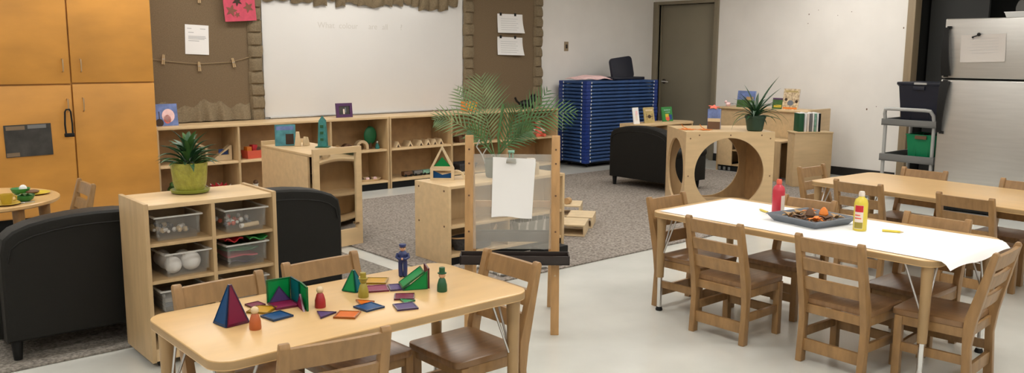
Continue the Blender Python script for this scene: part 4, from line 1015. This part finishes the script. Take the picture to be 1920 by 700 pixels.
tag(MB().cyl((0, 0, 0), (.05, .02, 0), .028, n=16).build('wooden_cylinder', 'tanw', loc=(5.17, 5.24, RZ + .10 + .0285)), 'small wooden cylinder on the back hollow block', 'block')

# ------------------------------------------------------------------ play stand with mirror
t = thing('play_stand', 'maple play stand with a tall framed mirror at its end', 'play stand', (2.84, 5.45, RZ), R(-1))
B(0, .018, .04, .80, 0, .665, .003).build('side_panel', 'maple', t); B(.37, .388, .10, .80, .30, .665, .003).build('side_panel', 'mapled', t)
B(.0, .388, .0, .82, .665, .685, .003).build('top_board', 'maple', t)
B(.0, .388, .80, .82, .0, .715, .003).build('end_panel', 'maple', t)
B(.03, .36, .05, .80, .42, .437, .002).build('shelf_board', 'mapled', t)
o = [(-.015, 0), (.395, 0), (.395, .725), (-.015, .725)]; i = [(.032, .12), (.350, .12), (.350, .68), (.032, .68)]
mf = MB().ring_panel(o, i, -.025, -.002, 'xz').build('mirror_frame', 'maple', t, rz=R(7)); mf.location.y = -.052
MB().grid(lambda u, v: (.025 + .332 * u, -.010 + .003 * math.sin(math.pi * u) * math.sin(math.pi * v), .112 + .576 * v), 16, 16, thick=.002).build('mirror', 'mirror', mf)
MB().box(.335, .36, -.031, -.02, .15, .165, .001).build('mirror_clip', 'brass', mf)
MZ = RZ + .686
t = thing('paper_star', 'red folded paper star on the bottom shelf behind the play stand', 'star', (3.95, 7.68, ZBT + .1))
q = MB()
for k in range(16):
    z_ = 1 - 2 * (k + .5) / 16; a = k * 2.4; d = Vector((math.cos(a) * math.sqrt(1 - z_ * z_), math.sin(a) * math.sqrt(1 - z_ * z_), z_))
    q.cyl(d * .02, d * .099, .034, .002, 6)
q.ball((0, 0, 0), .045).build('star_body', 'red', t)
book('board_book', 'teal board book standing open on the play stand', (2.97, 6.08, MZ), .15, .16, .03, 'tealb', rz=R(-18), patches=(('b', .0, .06, .01, .09, 'leafp'), ('b', -.07, .06, .12, .15, 'cloud')))
t = thing('wood_peg', 'tall pale wooden wedge before the teal book', 'block', (3.03, 6.0, MZ), R(-30)); MB().prism([(-.025, 0), (.025, 0), (.012, .11), (-.012, .11)], -.012, .012, 'xz', bev=.002).build('wedge', 'pale', t)
t = thing('wood_peg', 'short pale wooden wedge beside the tall one', 'block', (3.10, 6.0, MZ), R(20)); MB().prism([(-.03, 0), (.03, 0), (.01, .065), (-.015, .07)], -.012, .012, 'xz', bev=.002).build('wedge', 'pale', t)
t = thing('toy_obelisk', 'teal painted wooden obelisk on the mirror end of the stand', 'toy', (3.145, 5.82, MZ), R(-41))
b = MB(); w0, w1, h = .033, .024, .20
lo = [b._v((x * w0, y * w0, .0)) for x, y in ((-1, -1), (1, -1), (1, 1), (-1, 1))]; hi = [b._v((x * w1, y * w1, h)) for x, y in ((-1, -1), (1, -1), (1, 1), (-1, 1))]; ap = b._v((0, 0, h + .04))
b._f(lo[::-1]); [b._f([lo[j], lo[(j + 1) % 4], hi[(j + 1) % 4], hi[j]]) for j in range(4)]; [b._f([hi[j], hi[(j + 1) % 4], ap]) for j in range(4)]
b.build('shaft', 'teal', t)
for z in (.05, .10, .15): B(-.012, .012, -.0325, -.025, z, z + .02).build('painted_window', 'hunter', t)
t.children[0].name = 'shaft'
B(-.05, .05, -.045, .045, 0, .006, .001).build('plinth', 'hunter', t)

# ------------------------------------------------------------------ stack of blue cots
def make_cot():
    t = thing('stacking_cot', 'x', 'cot', (0, 0, 0), 0, 'stack of blue nap cots')
    L, W = 1.36, .50
    MB().grid(lambda u, v: (.03 + u * (L - .06), .03 + v * (W - .06), .026 - .004 * math.sin(math.pi * u) * math.sin(math.pi * v)), 8, 4, thick=.003).build('fabric_bed', 'cotb', t)
    for y in (.018, W - .018): MB().tube([(.05, y, .026), (L - .05, y, .026)], .0185, 10, flat=1).build('side_rail', 'cotb', t)
    for x in (.018, L - .018): MB().tube([(x, .05, .026), (x, W - .05, .026)], .0185, 10, flat=1).build('end_rail', 'cotb', t)
    for x in (0, L):
        for y in (0, W):
            sx = 1 if x == 0 else -1; sy = 1 if y == 0 else -1
            MB().box(min(x, x + sx * .075), max(x, x + sx * .075), min(y, y + sy * .075), max(y, y + sy * .075), 0, .0435, .007).build('corner_leg', 'cotl', t)
    b = MB()
    for x in (.085, L - .085): b.box(x - .006, x + .006, -.001, .006, .012, .034, .001)
    for y in (.085, W - .085): b.box(-.001, .006, y - .006, y + .006, .012, .034, .001)
    b.build('lacing', 'white', t)
    return t
NC = 23; CX, CY = 7.64, 7.42
b = thing('cot_dolly', 'black wheeled base under the stack of blue cots', 'dolly', (CX, CY, 0))
B(.06, 1.30, .05, .45, .035, .055, .004).build('deck', 'black', b)
for x in (.12, 1.24):
    for y in (.09, .41): MB().cyl((x - .012, y, .018), (x + .012, y, .018), .018, n=14).build('wheel', 'black', b)
cot = make_cot()
for k in range(NC):
    lab = ('blue nap cot, topmost of the stack beside the door' if k == NC - 1 else 'blue nap cot, bottom one of the stack beside the door' if k == 0 else 'blue nap cot, %s from the top of the stack' % ORD[NC - 1 - k])
    loc = (CX + rnd.uniform(-.004, .004), CY + rnd.uniform(-.004, .004), .056 + .0446 * k)
    if k == 0: cot.location = loc; cot['label'] = lab
    else: dup(cot, loc, 0, lab)
CT = .056 + .0446 * NC
def cl(u, v):
    return (7.66 + .50 * u, 7.47 + .36 * v, CT + .022 + .045 * (math.sin(math.pi * u) * math.sin(math.pi * v)) ** .4 + .008 * math.sin(11 * u + 3 * v) * math.cos(8 * v))
tag(MB().grid(cl, 24, 18, thick=.004).build('folded_blanket', 'pinkb'), 'folded pale pink blanket on top of the blue cots', 'blanket')
t = thing('folding_cushion', 'dark navy folding floor cushion on top of the blue cots', 'cushion', (8.46, 7.60, CT + .003))
B(-.23, .36, -.10, .22, 0, .038, .012, seg=3).build('cushion_seat', 'navy', t)
b = MB().prism(rrect(.41, .29, .055, 5, 0, .150), -.02, .02, 'xz', bev=.010).build('cushion_back', 'navy', t); b.rotation_euler = (R(-8), R(-6), 0); b.location = (.0, -.04, .0)

# ------------------------------------------------------------------ hole box
HB0 = Vector((6.14, 4.725, RZ)); hb = R(-37.2); WH, DH, HH = .807, .70, .718
t = thing('hole_box', 'large maple play box with big round holes in its sides', 'play box', HB0, hb)
def square_hole(w_, h, cx, cz, r, n=64):
    inn = []; out = []
    for k in range(n):
        a = 2 * math.pi * k / n; c, s = math.cos(a), math.sin(a); inn.append((cx + r * c, cz + r * s))
        sc_ = min((w_ - cx) / c if c > 1e-9 else 1e9, -cx / c if c < -1e-9 else 1e9, (h - cz) / s if s > 1e-9 else 1e9, -cz / s if s < -1e-9 else 1e9)
        out.append((cx + c * sc_, cz + s * sc_))
    # snap nearest to the corners
    for q in ((0, 0), (w_, 0), (w_, h), (0, h)):
        j = min(range(n), key=lambda k: (out[k][0] - q[0]) ** 2 + (out[k][1] - q[1]) ** 2); out[j] = q
    return out, inn
o, i = square_hole(WH, HH, WH / 2, .347, .316)
fp = MB().ring_panel(o, i, 0, .02, 'xz').build('front_panel', 'maple', t)
for x, z in ((.04, HH - .06), (.12, HH - .03), (WH - .04, HH - .06), (WH - .12, HH - .03), (WH / 2, HH - .03), (.03, .32), (WH - .03, .32)): MB().cyl((x, 0, z), (x, -.002, z), .0065, n=12).build('screw_cap', 'brown', fp)
o, i = square_hole(WH, HH, WH / 2, .347, .316); MB().ring_panel(o, i, DH - .02, DH, 'xz').build('rear_panel', 'mapled', t)
o, i = square_hole(DH - .04, HH, (DH - .04) / 2, .347, .285); MB().ring_panel([(a + .02, b_) for a, b_ in o], [(a + .02, b_) for a, b_ in i], 0, .02, 'yz').build('side_panel', 'maple', t)
B(WH - .02, WH, .02, DH - .02, 0, HH).build('side_panel', 'tanw', t)
B(.02, WH - .02, .02, DH - .02, HH - .02, HH, .001).build('top_board', 'maple', t); B(.02, WH - .02, .02, DH - .02, .0, .018).build('bottom_board', 'mapled', t)
def hbp(x, y, z=0): p = Vector((x, y, 0)); p.rotate(Matrix.Rotation(hb, 3, 'Z')); return (HB0.x + p.x, HB0.y + p.y, HB0.z + HH + z)
t = thing('potted_plant', 'strap-leaved plant in a dark green pot on the hole box', 'potted plant', hbp(.655, .10))
MB().lathe([(.06, 0), (.07, .01), (.088, .115), (.094, .118), (.094, .14), (.084, .14), (.08, .12), (0, .12)], n=28).build('pot', 'potg', t); MB().lathe([(.079, .118), (0, .126)], n=18).build('soil', 'soil', t)
r_ = random.Random(31)
for k in range(30):
    a = k * 2.399; lv = k / 30; el = R(12 + 66 * lv) + r_.uniform(-.1, .1)
    MB().leaf((.02 * math.cos(a), .02 * math.sin(a), .12 + .04 * lv), a, el, r_.uniform(.19, .27), r_.uniform(.020, .03), r_.uniform(.5, 1.6), n=8).build('leaf', 'leafd', t)
for a, el, ln in ((R(-25), R(66), .42), (R(-35), R(56), .34), (R(150), R(60), .26), (R(100), R(75), .30)):
    MB().leaf((0, 0, .14), a, el, ln, .034, .35, n=8).build('leaf', 'leafd', t)
for a, el, ln in ((R(-60), R(35), .36), (R(165), R(25), .34), (R(-30), R(30), .34)):
    MB().leaf((0, 0, .13), a, el, ln, .014, 1.9, n=9).build('leaf', 'leafm', t)
book('picture_book', 'landscape picture book with a blue spine on the hole box', hbp(.33, .28), .115, .185, .05, 'cloud', rz=R(-62), spine='blue', patches=(('b', -.057, .057, 0, .07, 'brown'), ('b', -.057, .057, .07, .10, 'pale')))
bpos = hbp(.33, .28)
t = thing('maple_leaf', 'orange paper leaf lying over the top of the standing book', 'leaf', (bpos[0] + .02, bpos[1] + .02, bpos[2] + .205)); leafshape(MB(), 0, 0, .055, 0, .004).build('leaf_blade', 'salmon', t).rotation_euler = (R(-70), 0, R(-41))
for x, y, s, lab in ((.07, .22, .085, 'orange paper leaf at the left edge of the hole box'), (.22, .18, .07, 'orange paper leaf beside the book on the hole box')):
    t = thing('maple_leaf', lab, 'leaf', hbp(x, y, .004), .3); b = MB(); P = []
    for i in range(24):
        a = 2 * math.pi * i / 24; rr = s * (1 if i % 4 == 0 else (.6 if i % 2 else .4)); P.append((rr * math.cos(a), rr * math.sin(a)))
    b.prism(P, 0, .004, 'xy'); b.build('leaf_blade', 'orange', t)
    MB().tube([(0, 0, .004), (-s * .5, s * .3, .025), (-s * .6, s * .5, .05)], .003, 6).build('stem', 'orange', t)

# ------------------------------------------------------------------ low shelf with books by the door
t = thing('display_shelf', 'low maple shelf with rounded end behind the armchair by the cots', 'shelf', (7.50, 6.37, RZ))
B(0, .02, 0, .37, 0, .58, .003).build('side_panel', 'maple', t)
P = [(0, 0), (.86, 0)] + [(.86 + .16 * math.sin(R(a)), .18 - .18 * math.cos(R(a))) for a in range(15, 181, 15)] + [(0, .37)]
MB().prism([(x, y) for x, y in P], .58, .602, 'xy', bev=.003).build('top_board', 'maple', t)
B(.02, .90, .355, .37, .0, .58).build('back_panel', 'tanw', t); B(.44, .46, .01, .355, .0, .58, .002).build('divider', 'mapled', t); B(.88, .90, .0, .355, 0, .58, .002).build('side_panel', 'mapled', t)
for z in (.05, .30): B(.02, .88, .01, .355, z, z + .018, .002).build('shelf_board', 'mapled', t)
book('picture_book', 'narrow white book standing on the shelf by the blue cots', (7.59, 6.55, RZ + .603), .095, .19, .012, 'paper', lean=-10, patches=(('b', -.02, .02, .04, .12, 'lab'), ('b', -.01, .025, .10, .15, 'pinkb')))
book('picture_book', 'tan book with a black spider on the shelf by the door', (7.82, 6.55, RZ + .603), .175, .185, .012, 'tan', lean=-10, patches=(('o', 0, .075, .03, .7, 'leafp'), ('b', -.06, .06, .14, .16, 'pale'), ('b', -.06, -.02, .072, .077, 'leafp'), ('b', .02, .06, .072, .077, 'leafp'), ('b', -.05, -.045, .04, .11, 'leafp'), ('b', .045, .05, .04, .11, 'leafp')))
book('picture_book', 'green book with coloured blocks on the shelf by the door', (8.19, 6.58, RZ + .603), .19, .175, .012, 'grn', lean=-10, patches=(('b', -.04, .02, .05, .09, 'yellow'), ('o', .0, .035, .04, .7, 'salmon'), ('b', .03, .08, .02, .08, 'blue'), ('b', -.06, .06, .13, .145, 'mint'), ('b', -.04, .05, .105, .115, 'mint')))

# ------------------------------------------------------------------ tall unit, bench, narrow cabinet, file cabinet by the right wall
t = thing('wall_unit', 'long maple reading unit with books on top against the right wall', 'shelf', (8.84, 5.10, 0))
L, D, Hh = 1.23, .45, .785
B(0, D, -.006, .02, 0, Hh + .02, .003).build('side_panel', 'maple', t); B(0, D, L - .02, L, 0, Hh, .003).build('side_panel', 'mapled', t)
B(0, .018, L - .22, L - .02, .07, .43, .002).build('front_panel', 'maple', t); B(0, .018, .02, L - .02, .43, Hh - .02, .002).build('front_panel', 'maple', t)
B(-.03, D, .02, L + .02, Hh - .02, Hh, .003).build('top_board', 'maple', t); B(D - .015, D, .02, L - .02, 0, Hh - .02).build('back_panel', 'mapled', t)
for z in (.07, .25): B(.01, D - .015, .02, L - .22, z, z + .018, .002).build('shelf_board', 'mapled', t)
B(.02, D - .02, .02, L - .02, 0, .07).build('kick_board', 'blackm', t)
for y in (.06, .13, .2): B(-.004, 0, L - y - .012, L - y + .02, .012, .05).build('vent', 'cart', t)
t = thing('wooden_bench', 'low maple bench end standing before the reading unit', 'bench', (8.44, 5.20, RZ))
B(0, .018, 0, .40, 0, .45, .003).build('end_panel', 'mapled', t); B(.018, .36, 0, .40, .43, .45, .003).build('seat_board', 'maple', t); B(.018, .36, .38, .40, 0, .43, .002).build('side_panel', 'mapled', t); B(.342, .36, 0.0, .38, 0, .43, .002).build('end_panel', 'mapled', t)
for y in (.10, .20, .30): B(-.004, 0, y - .004, y + .004, .01, .44).build('batten', 'tanw', t)
fr = R(-37); F0 = Vector((8.235, 4.905, RZ))
t = thing('file_cabinet', 'maple book browser box with binders on top behind the bare table', 'cabinet', F0, fr)
FW, FD, FH = .415, .19, .59
B(0, FW, 0, .018, 0, FH - .015, .002).build('front_panel', 'maple', t); B(0, .018, .018, FD, 0, FH - .015, .002).build('side_panel', 'maple', t); B(FW - .018, FW, .018, FD, 0, FH - .015, .002).build('side_panel', 'maple', t)
B(-.012, FW + .004, -.008, FD, FH - .015, FH, .003).build('top_board', 'maple', t); B(.018, FW - .018, FD - .012, FD, 0, FH - .015).build('back_panel', 'mapled', t)
def fp_(x, y): p = Vector((x, y, 0)); p.rotate(Matrix.Rotation(fr, 3, 'Z')); return (F0.x + p.x, F0.y + p.y, RZ + FH + .001)
xs = [(.075, .055, 'hunter', 'green binder at the left of the row on the browser box'), (.122, .022, 'paper', 'white binder beside the green binder'), (.150, .026, 'lab', 'cream binder second after the green binder'), (.180, .026, 'cart', 'grey binder in the middle of the row on the browser box'),
      (.206, .018, 'paper', 'thin white binder after the grey binder'), (.230, .022, 'mint', 'pale green binder near the right of the row on the browser box'), (.254, .018, 'paper', 'thin white binder before the last black binder'), (.278, .020, 'black', 'black binder at the right end of the row on the browser box')]
for x, w_, m, lab in xs:
    t = thing('binder', lab, 'binder', fp_(x, .03), fr, 'binders on the browser box')
    B(-w_ / 2 + .001, w_ / 2 - .001, 0, .14, 0, .195 if m != 'paper' else .202, .002).build('cover', m, t); B(-w_ / 2 + .004, w_ / 2 - .004, .006, .136, .19, .196 if m != 'paper' else .203).build('pages', 'paper', t)
WZ = .785
book('picture_book', 'blue landscape book on the reading unit behind the strap plant', (8.95, 6.02, WZ), .25, .20, .015, 'cloud', rz=R(-90), lean=-8, patches=(('b', -.125, .125, 0, .09, 'leafm'), ('b', .0, .10, .09, .13, 'tanw')))
book('picture_book', 'small green and yellow book left of the cream book', (8.98, 5.60, WZ), .14, .13, .012, 'leafm', rz=R(-90), lean=-8, patches=(('b', -.05, .05, .02, .05, 'yellow'), ('b', -.07, .07, .11, .13, 'purple')))
book('picture_book', 'cream book with animal pictures at the right on the reading unit', (8.95, 5.42, WZ), .20, .245, .015, 'cream', rz=R(-90), lean=-8, patches=(('b', -.08, .08, .205, .225, 'tan'), ('o', 0, .08, .04, .8, 'grey'), ('o', -.06, .12, .018, 1, 'leafp'), ('o', .075, .10, .018, 1, 'leafp'), ('b', -.09, .09, .01, .03, 'orange')))
t = thing('toy_bird', 'small pink and grey toy at the left end of the reading unit', 'toy', (8.93, 6.25, WZ)); MB().ball((0, 0, .028), .028, sx=1.3).ball((.0, .035, .055), .018).build('body', 'pinkb', t); MB().leaf((0, -.03, .03), R(-90), .2, .05, .03, .5, n=4).build('tail', 'grey', t)
t = thing('toy_car', 'small white and black toy on the floor beneath the bare table', 'toy', (6.72, 3.22, 0), R(30))
B(-.05, .05, -.03, .03, .012, .05, .012).build('body', 'white', t)
for x in (-.03, .03): MB().cyl((x, -.034, .016), (x, .034, .016), .016, n=14).build('wheel', 'black', t)

# ------------------------------------------------------------------ cart with tubs
t = thing('utility_cart', 'grey two-tier utility cart beside the fridge', 'cart', (8.30, 3.745, 0))
cw, cd = .265, .62
def ctray(z0, z1, name):
    b = MB().box(0, cd, -cw, cw, z0, z0 + .012, .003)
    b.box(0, .02, -cw, cw, z0, z1, .006).box(cd - .02, cd, -cw, cw, z0, z1, .006).box(.02, cd - .02, -cw, -cw + .02, z0, z1, .004).box(.02, cd - .02, cw - .02, cw, z0, z1, .004); return b.build(name, 'cart', t)
ctray(.735, .80, 'top_tray'); ctray(.385, .455, 'middle_tray'); ctray(.09, .15, 'bottom_tray')
for y in (-cw + .03, cw - .03):
    for x in (.03, cd - .03):
        MB().tube([(x, y, .06), (x, y, .80)], .017, 12).build('post', 'cartp', t)
        c = MB().cyl((x, y - .012, .04), (x, y + .012, .04), .04, n=18).build('caster', 'black', t); B(x - .015, x + .015, y - .018, y + .018, .045, .075).build('caster_fork', 'cartp', c)
MB().tube([(.02, -cw + .03, .79), (-.0, -cw + .03, .85), (-.03, -cw + .05, .895), (-.035, -cw + .10, .90), (-.035, cw - .10, .90), (-.03, cw - .05, .895), (-.0, cw - .03, .85), (.02, cw - .03, .79)], .017, 12).build('push_handle', 'cartp', t)
def tub(label, loc, w0, d0, w1, d1, h, m, lidm=None):
    t = thing('storage_tub', label, 'tub', loc)
    MB().shell(w0, d0, w1, d1, h, .004, rim=.008).build('tub_body', m, t)
    for k in (-1, 1): MB().box(-w0 / 2 - .012, -w0 / 2 + .004, k * d0 * .25 - .012, k * d0 * .25 + .012, .03, h - .04, .003).build('rib', m, t)
    B(-w1 / 2 - .018, -w1 / 2 - .004, -.055, .055, h - .035, h + .0, .004).build('handle', 'brown' if m == 'green' else m, t)
    return t
t = tub('large navy lidded tub on top of the utility cart', (8.56, 3.68, .7475), .38, .33, .44, .395, .375, 'navy')
B(-.235, .235, -.215, .215, .385, .415, .008).build('lid', 'navy', t); B(-.243, -.228, -.075, .045, .392, .412, .003).build('latch', 'cartp', t)
tub('green tub with a reddish handle on the cart middle tier', (8.53, 3.635, .3975), .30, .235, .34, .285, .255, 'green')
q = MB(); r_ = random.Random(5)
for k in range(24): q.ball((r_.uniform(-.11, .11), r_.uniform(-.085, .085), r_.uniform(.20, .262)), r_.uniform(.02, .032), n=8, sz=.6)
o = q.build('dark_cloths', 'black', loc=(8.53, 3.635, .3975)); o['kind'] = 'stuff'; tag(o, 'dark rags heaped in the green tub', 'rags')

# ------------------------------------------------------------------ fridge
t = thing('refrigerator', 'stainless steel top-freezer refrigerator at the right edge', 'fridge', (8.10, 3.385, 0))
FWd = .76
B(.065, .72, -FWd, 0, .03, 1.735, .006).build('body', 'steels', t)
d1 = B(0, .06, -FWd, 0, 1.215, 1.742, .010, seg=3).build('freezer_door', 'steel', t); d2_ = B(0, .06, -FWd, 0, .09, 1.200, .010, seg=3).build('fridge_door', 'steel', t)
B(.06, .066, -FWd + .005, -.005, .1, 1.73).build('gasket', 'black', t)
MB().box(.03, .06, -FWd + .01, -.01, .015, .085, .003).build('base_grille', 'black', t)
for x in (.12, .66):
    for y in (-FWd + .05, -.05): MB().cyl((x, y, 0), (x, y, .032), .02, n=10).build('foot', 'black', t)
def fh(zt, zb, par):
    """broad black pull: wide at the door gap end, bowed away from the door"""
    b = MB(); N = 14; rows = []
    for i in range(N + 1):
        k = i / N; z = zt + (zb - zt) * k; w_ = .080 - .042 * k; bow = -.012 - .045 * math.sin(math.pi * min(1, .08 + k * .84)) ** .7
        rows.append([b._v((bow + dx, -.006 - (0 if sd else w_), z)) for dx, sd in ((0, 1), (0, 0), (.018, 0), (.018, 1))])
    F = [b._f(rows[0]), b._f(rows[-1][::-1])]
    for A_, B_ in zip(rows, rows[1:]):
        for j in range(4): F.append(b._f([A_[j], A_[(j + 1) % 4], B_[(j + 1) % 4], B_[j]]))
    bmesh.ops.recalc_face_normals(b.bm, faces=F)
    for z in (zt, zb): b.box(-.02, .004, -.06, -.024, z - .012, z + .012, .003)
    b.build('handle', 'black', par)
fh(1.235, 1.665, d1); fh(1.185, .72, d2_)
t = thing('fridge_note', 'white note held on the freezer door by a magnet', 'paper', (8.096, 3.05, 1.485)); t.rotation_euler = (R(-2), 0, 0)
MB().grid(lambda u, v: (-.001 - .005 * (1 - v) ** 2, .185 - .37 * u, -.125 + .24 * v), 6, 8).build('sheet', 'note', t)
for k in range(6): B(-.0062, -.0058, -.13, .13 - .02 * (k % 3), .05 - .025 * k + .03, .0515 - .025 * k + .03).build('print_line', 'ink', t)
t = thing('fridge_magnet', 'black tack-shaped magnet pinning the note to the freezer', 'magnet', (8.083, 3.085, 1.60)); t.rotation_euler = (0, 0, 0)
MB().ball((-.008, 0, 0), .016, n=14).tube([(-.004, .01, -.008), (-.004, .045, -.02)], .005, 8).ball((-.004, .05, -.024), .009, n=10).build('magnet_body', 'black', t)
t = thing('white_tray', 'white plastic tray on top of the fridge', 'tray', (8.45, 2.80, 1.7355)); MB().shell(.30, .30, .34, .33, .055, .004, rim=.004).build('tray_body', 'white', t)
t = thing('spray_bottle', 'frosted spray bottle standing in the tray on the fridge', 'bottle', (8.45, 2.885, 1.7405)); MB().lathe([(.045, 0), (.05, .01), (.05, .11), (.035, .15), (.016, .17), (.014, .19), (0, .19)], n=24).build('bottle_body', 'bin', t); B(-.02, .05, -.012, .012, .19, .225, .006).build('trigger_head', 'white', t)
t = thing('black_radio', 'small black box standing in the tray on the fridge', 'box', (8.47, 2.76, 1.7405)); B(-.05, .05, -.045, .045, 0, .09, .005).build('box_body', 'black', t); B(-.052, -.05, -.03, .03, .03, .06).build('face_plate', 'cart', t)

# ------------------------------------------------------------------ camera and light
cam = bpy.data.cameras.new('camera'); cam.lens = 1605 / 1920 * 36; cam.sensor_width = 36; cam.clip_start = .05
co = bpy.data.objects.new('camera', cam); C.objects.link(co); sc.camera = co
pitch, roll, yaw = .1529, .006, .714
fw = Vector((math.sin(yaw) * math.cos(pitch), math.cos(yaw) * math.cos(pitch), -math.sin(pitch)))
rt = Vector((math.cos(yaw), -math.sin(yaw), 0)); up = rt.cross(fw)
r2 = rt * math.cos(roll) + up * math.sin(roll); u2 = -rt * math.sin(roll) + up * math.cos(roll)
co.matrix_world = Matrix(((r2.x, u2.x, -fw.x, 0), (r2.y, u2.y, -fw.y, 0), (r2.z, u2.z, -fw.z, 1.4), (0, 0, 0, 1)))
wd = bpy.data.worlds.new('world'); sc.world = wd; wd.use_nodes = True
wd.node_tree.nodes['Background'].inputs[0].default_value = (.9, .95, 1, 1); wd.node_tree.nodes['Background'].inputs[1].default_value = .15
sc.view_settings.view_transform = 'Standard'; sc.view_settings.look = 'None'; sc.view_settings.gamma = 1; sc.view_settings.exposure = -.03; sc.view_settings.use_curve_mapping = False
sc.cycles.use_denoising = True
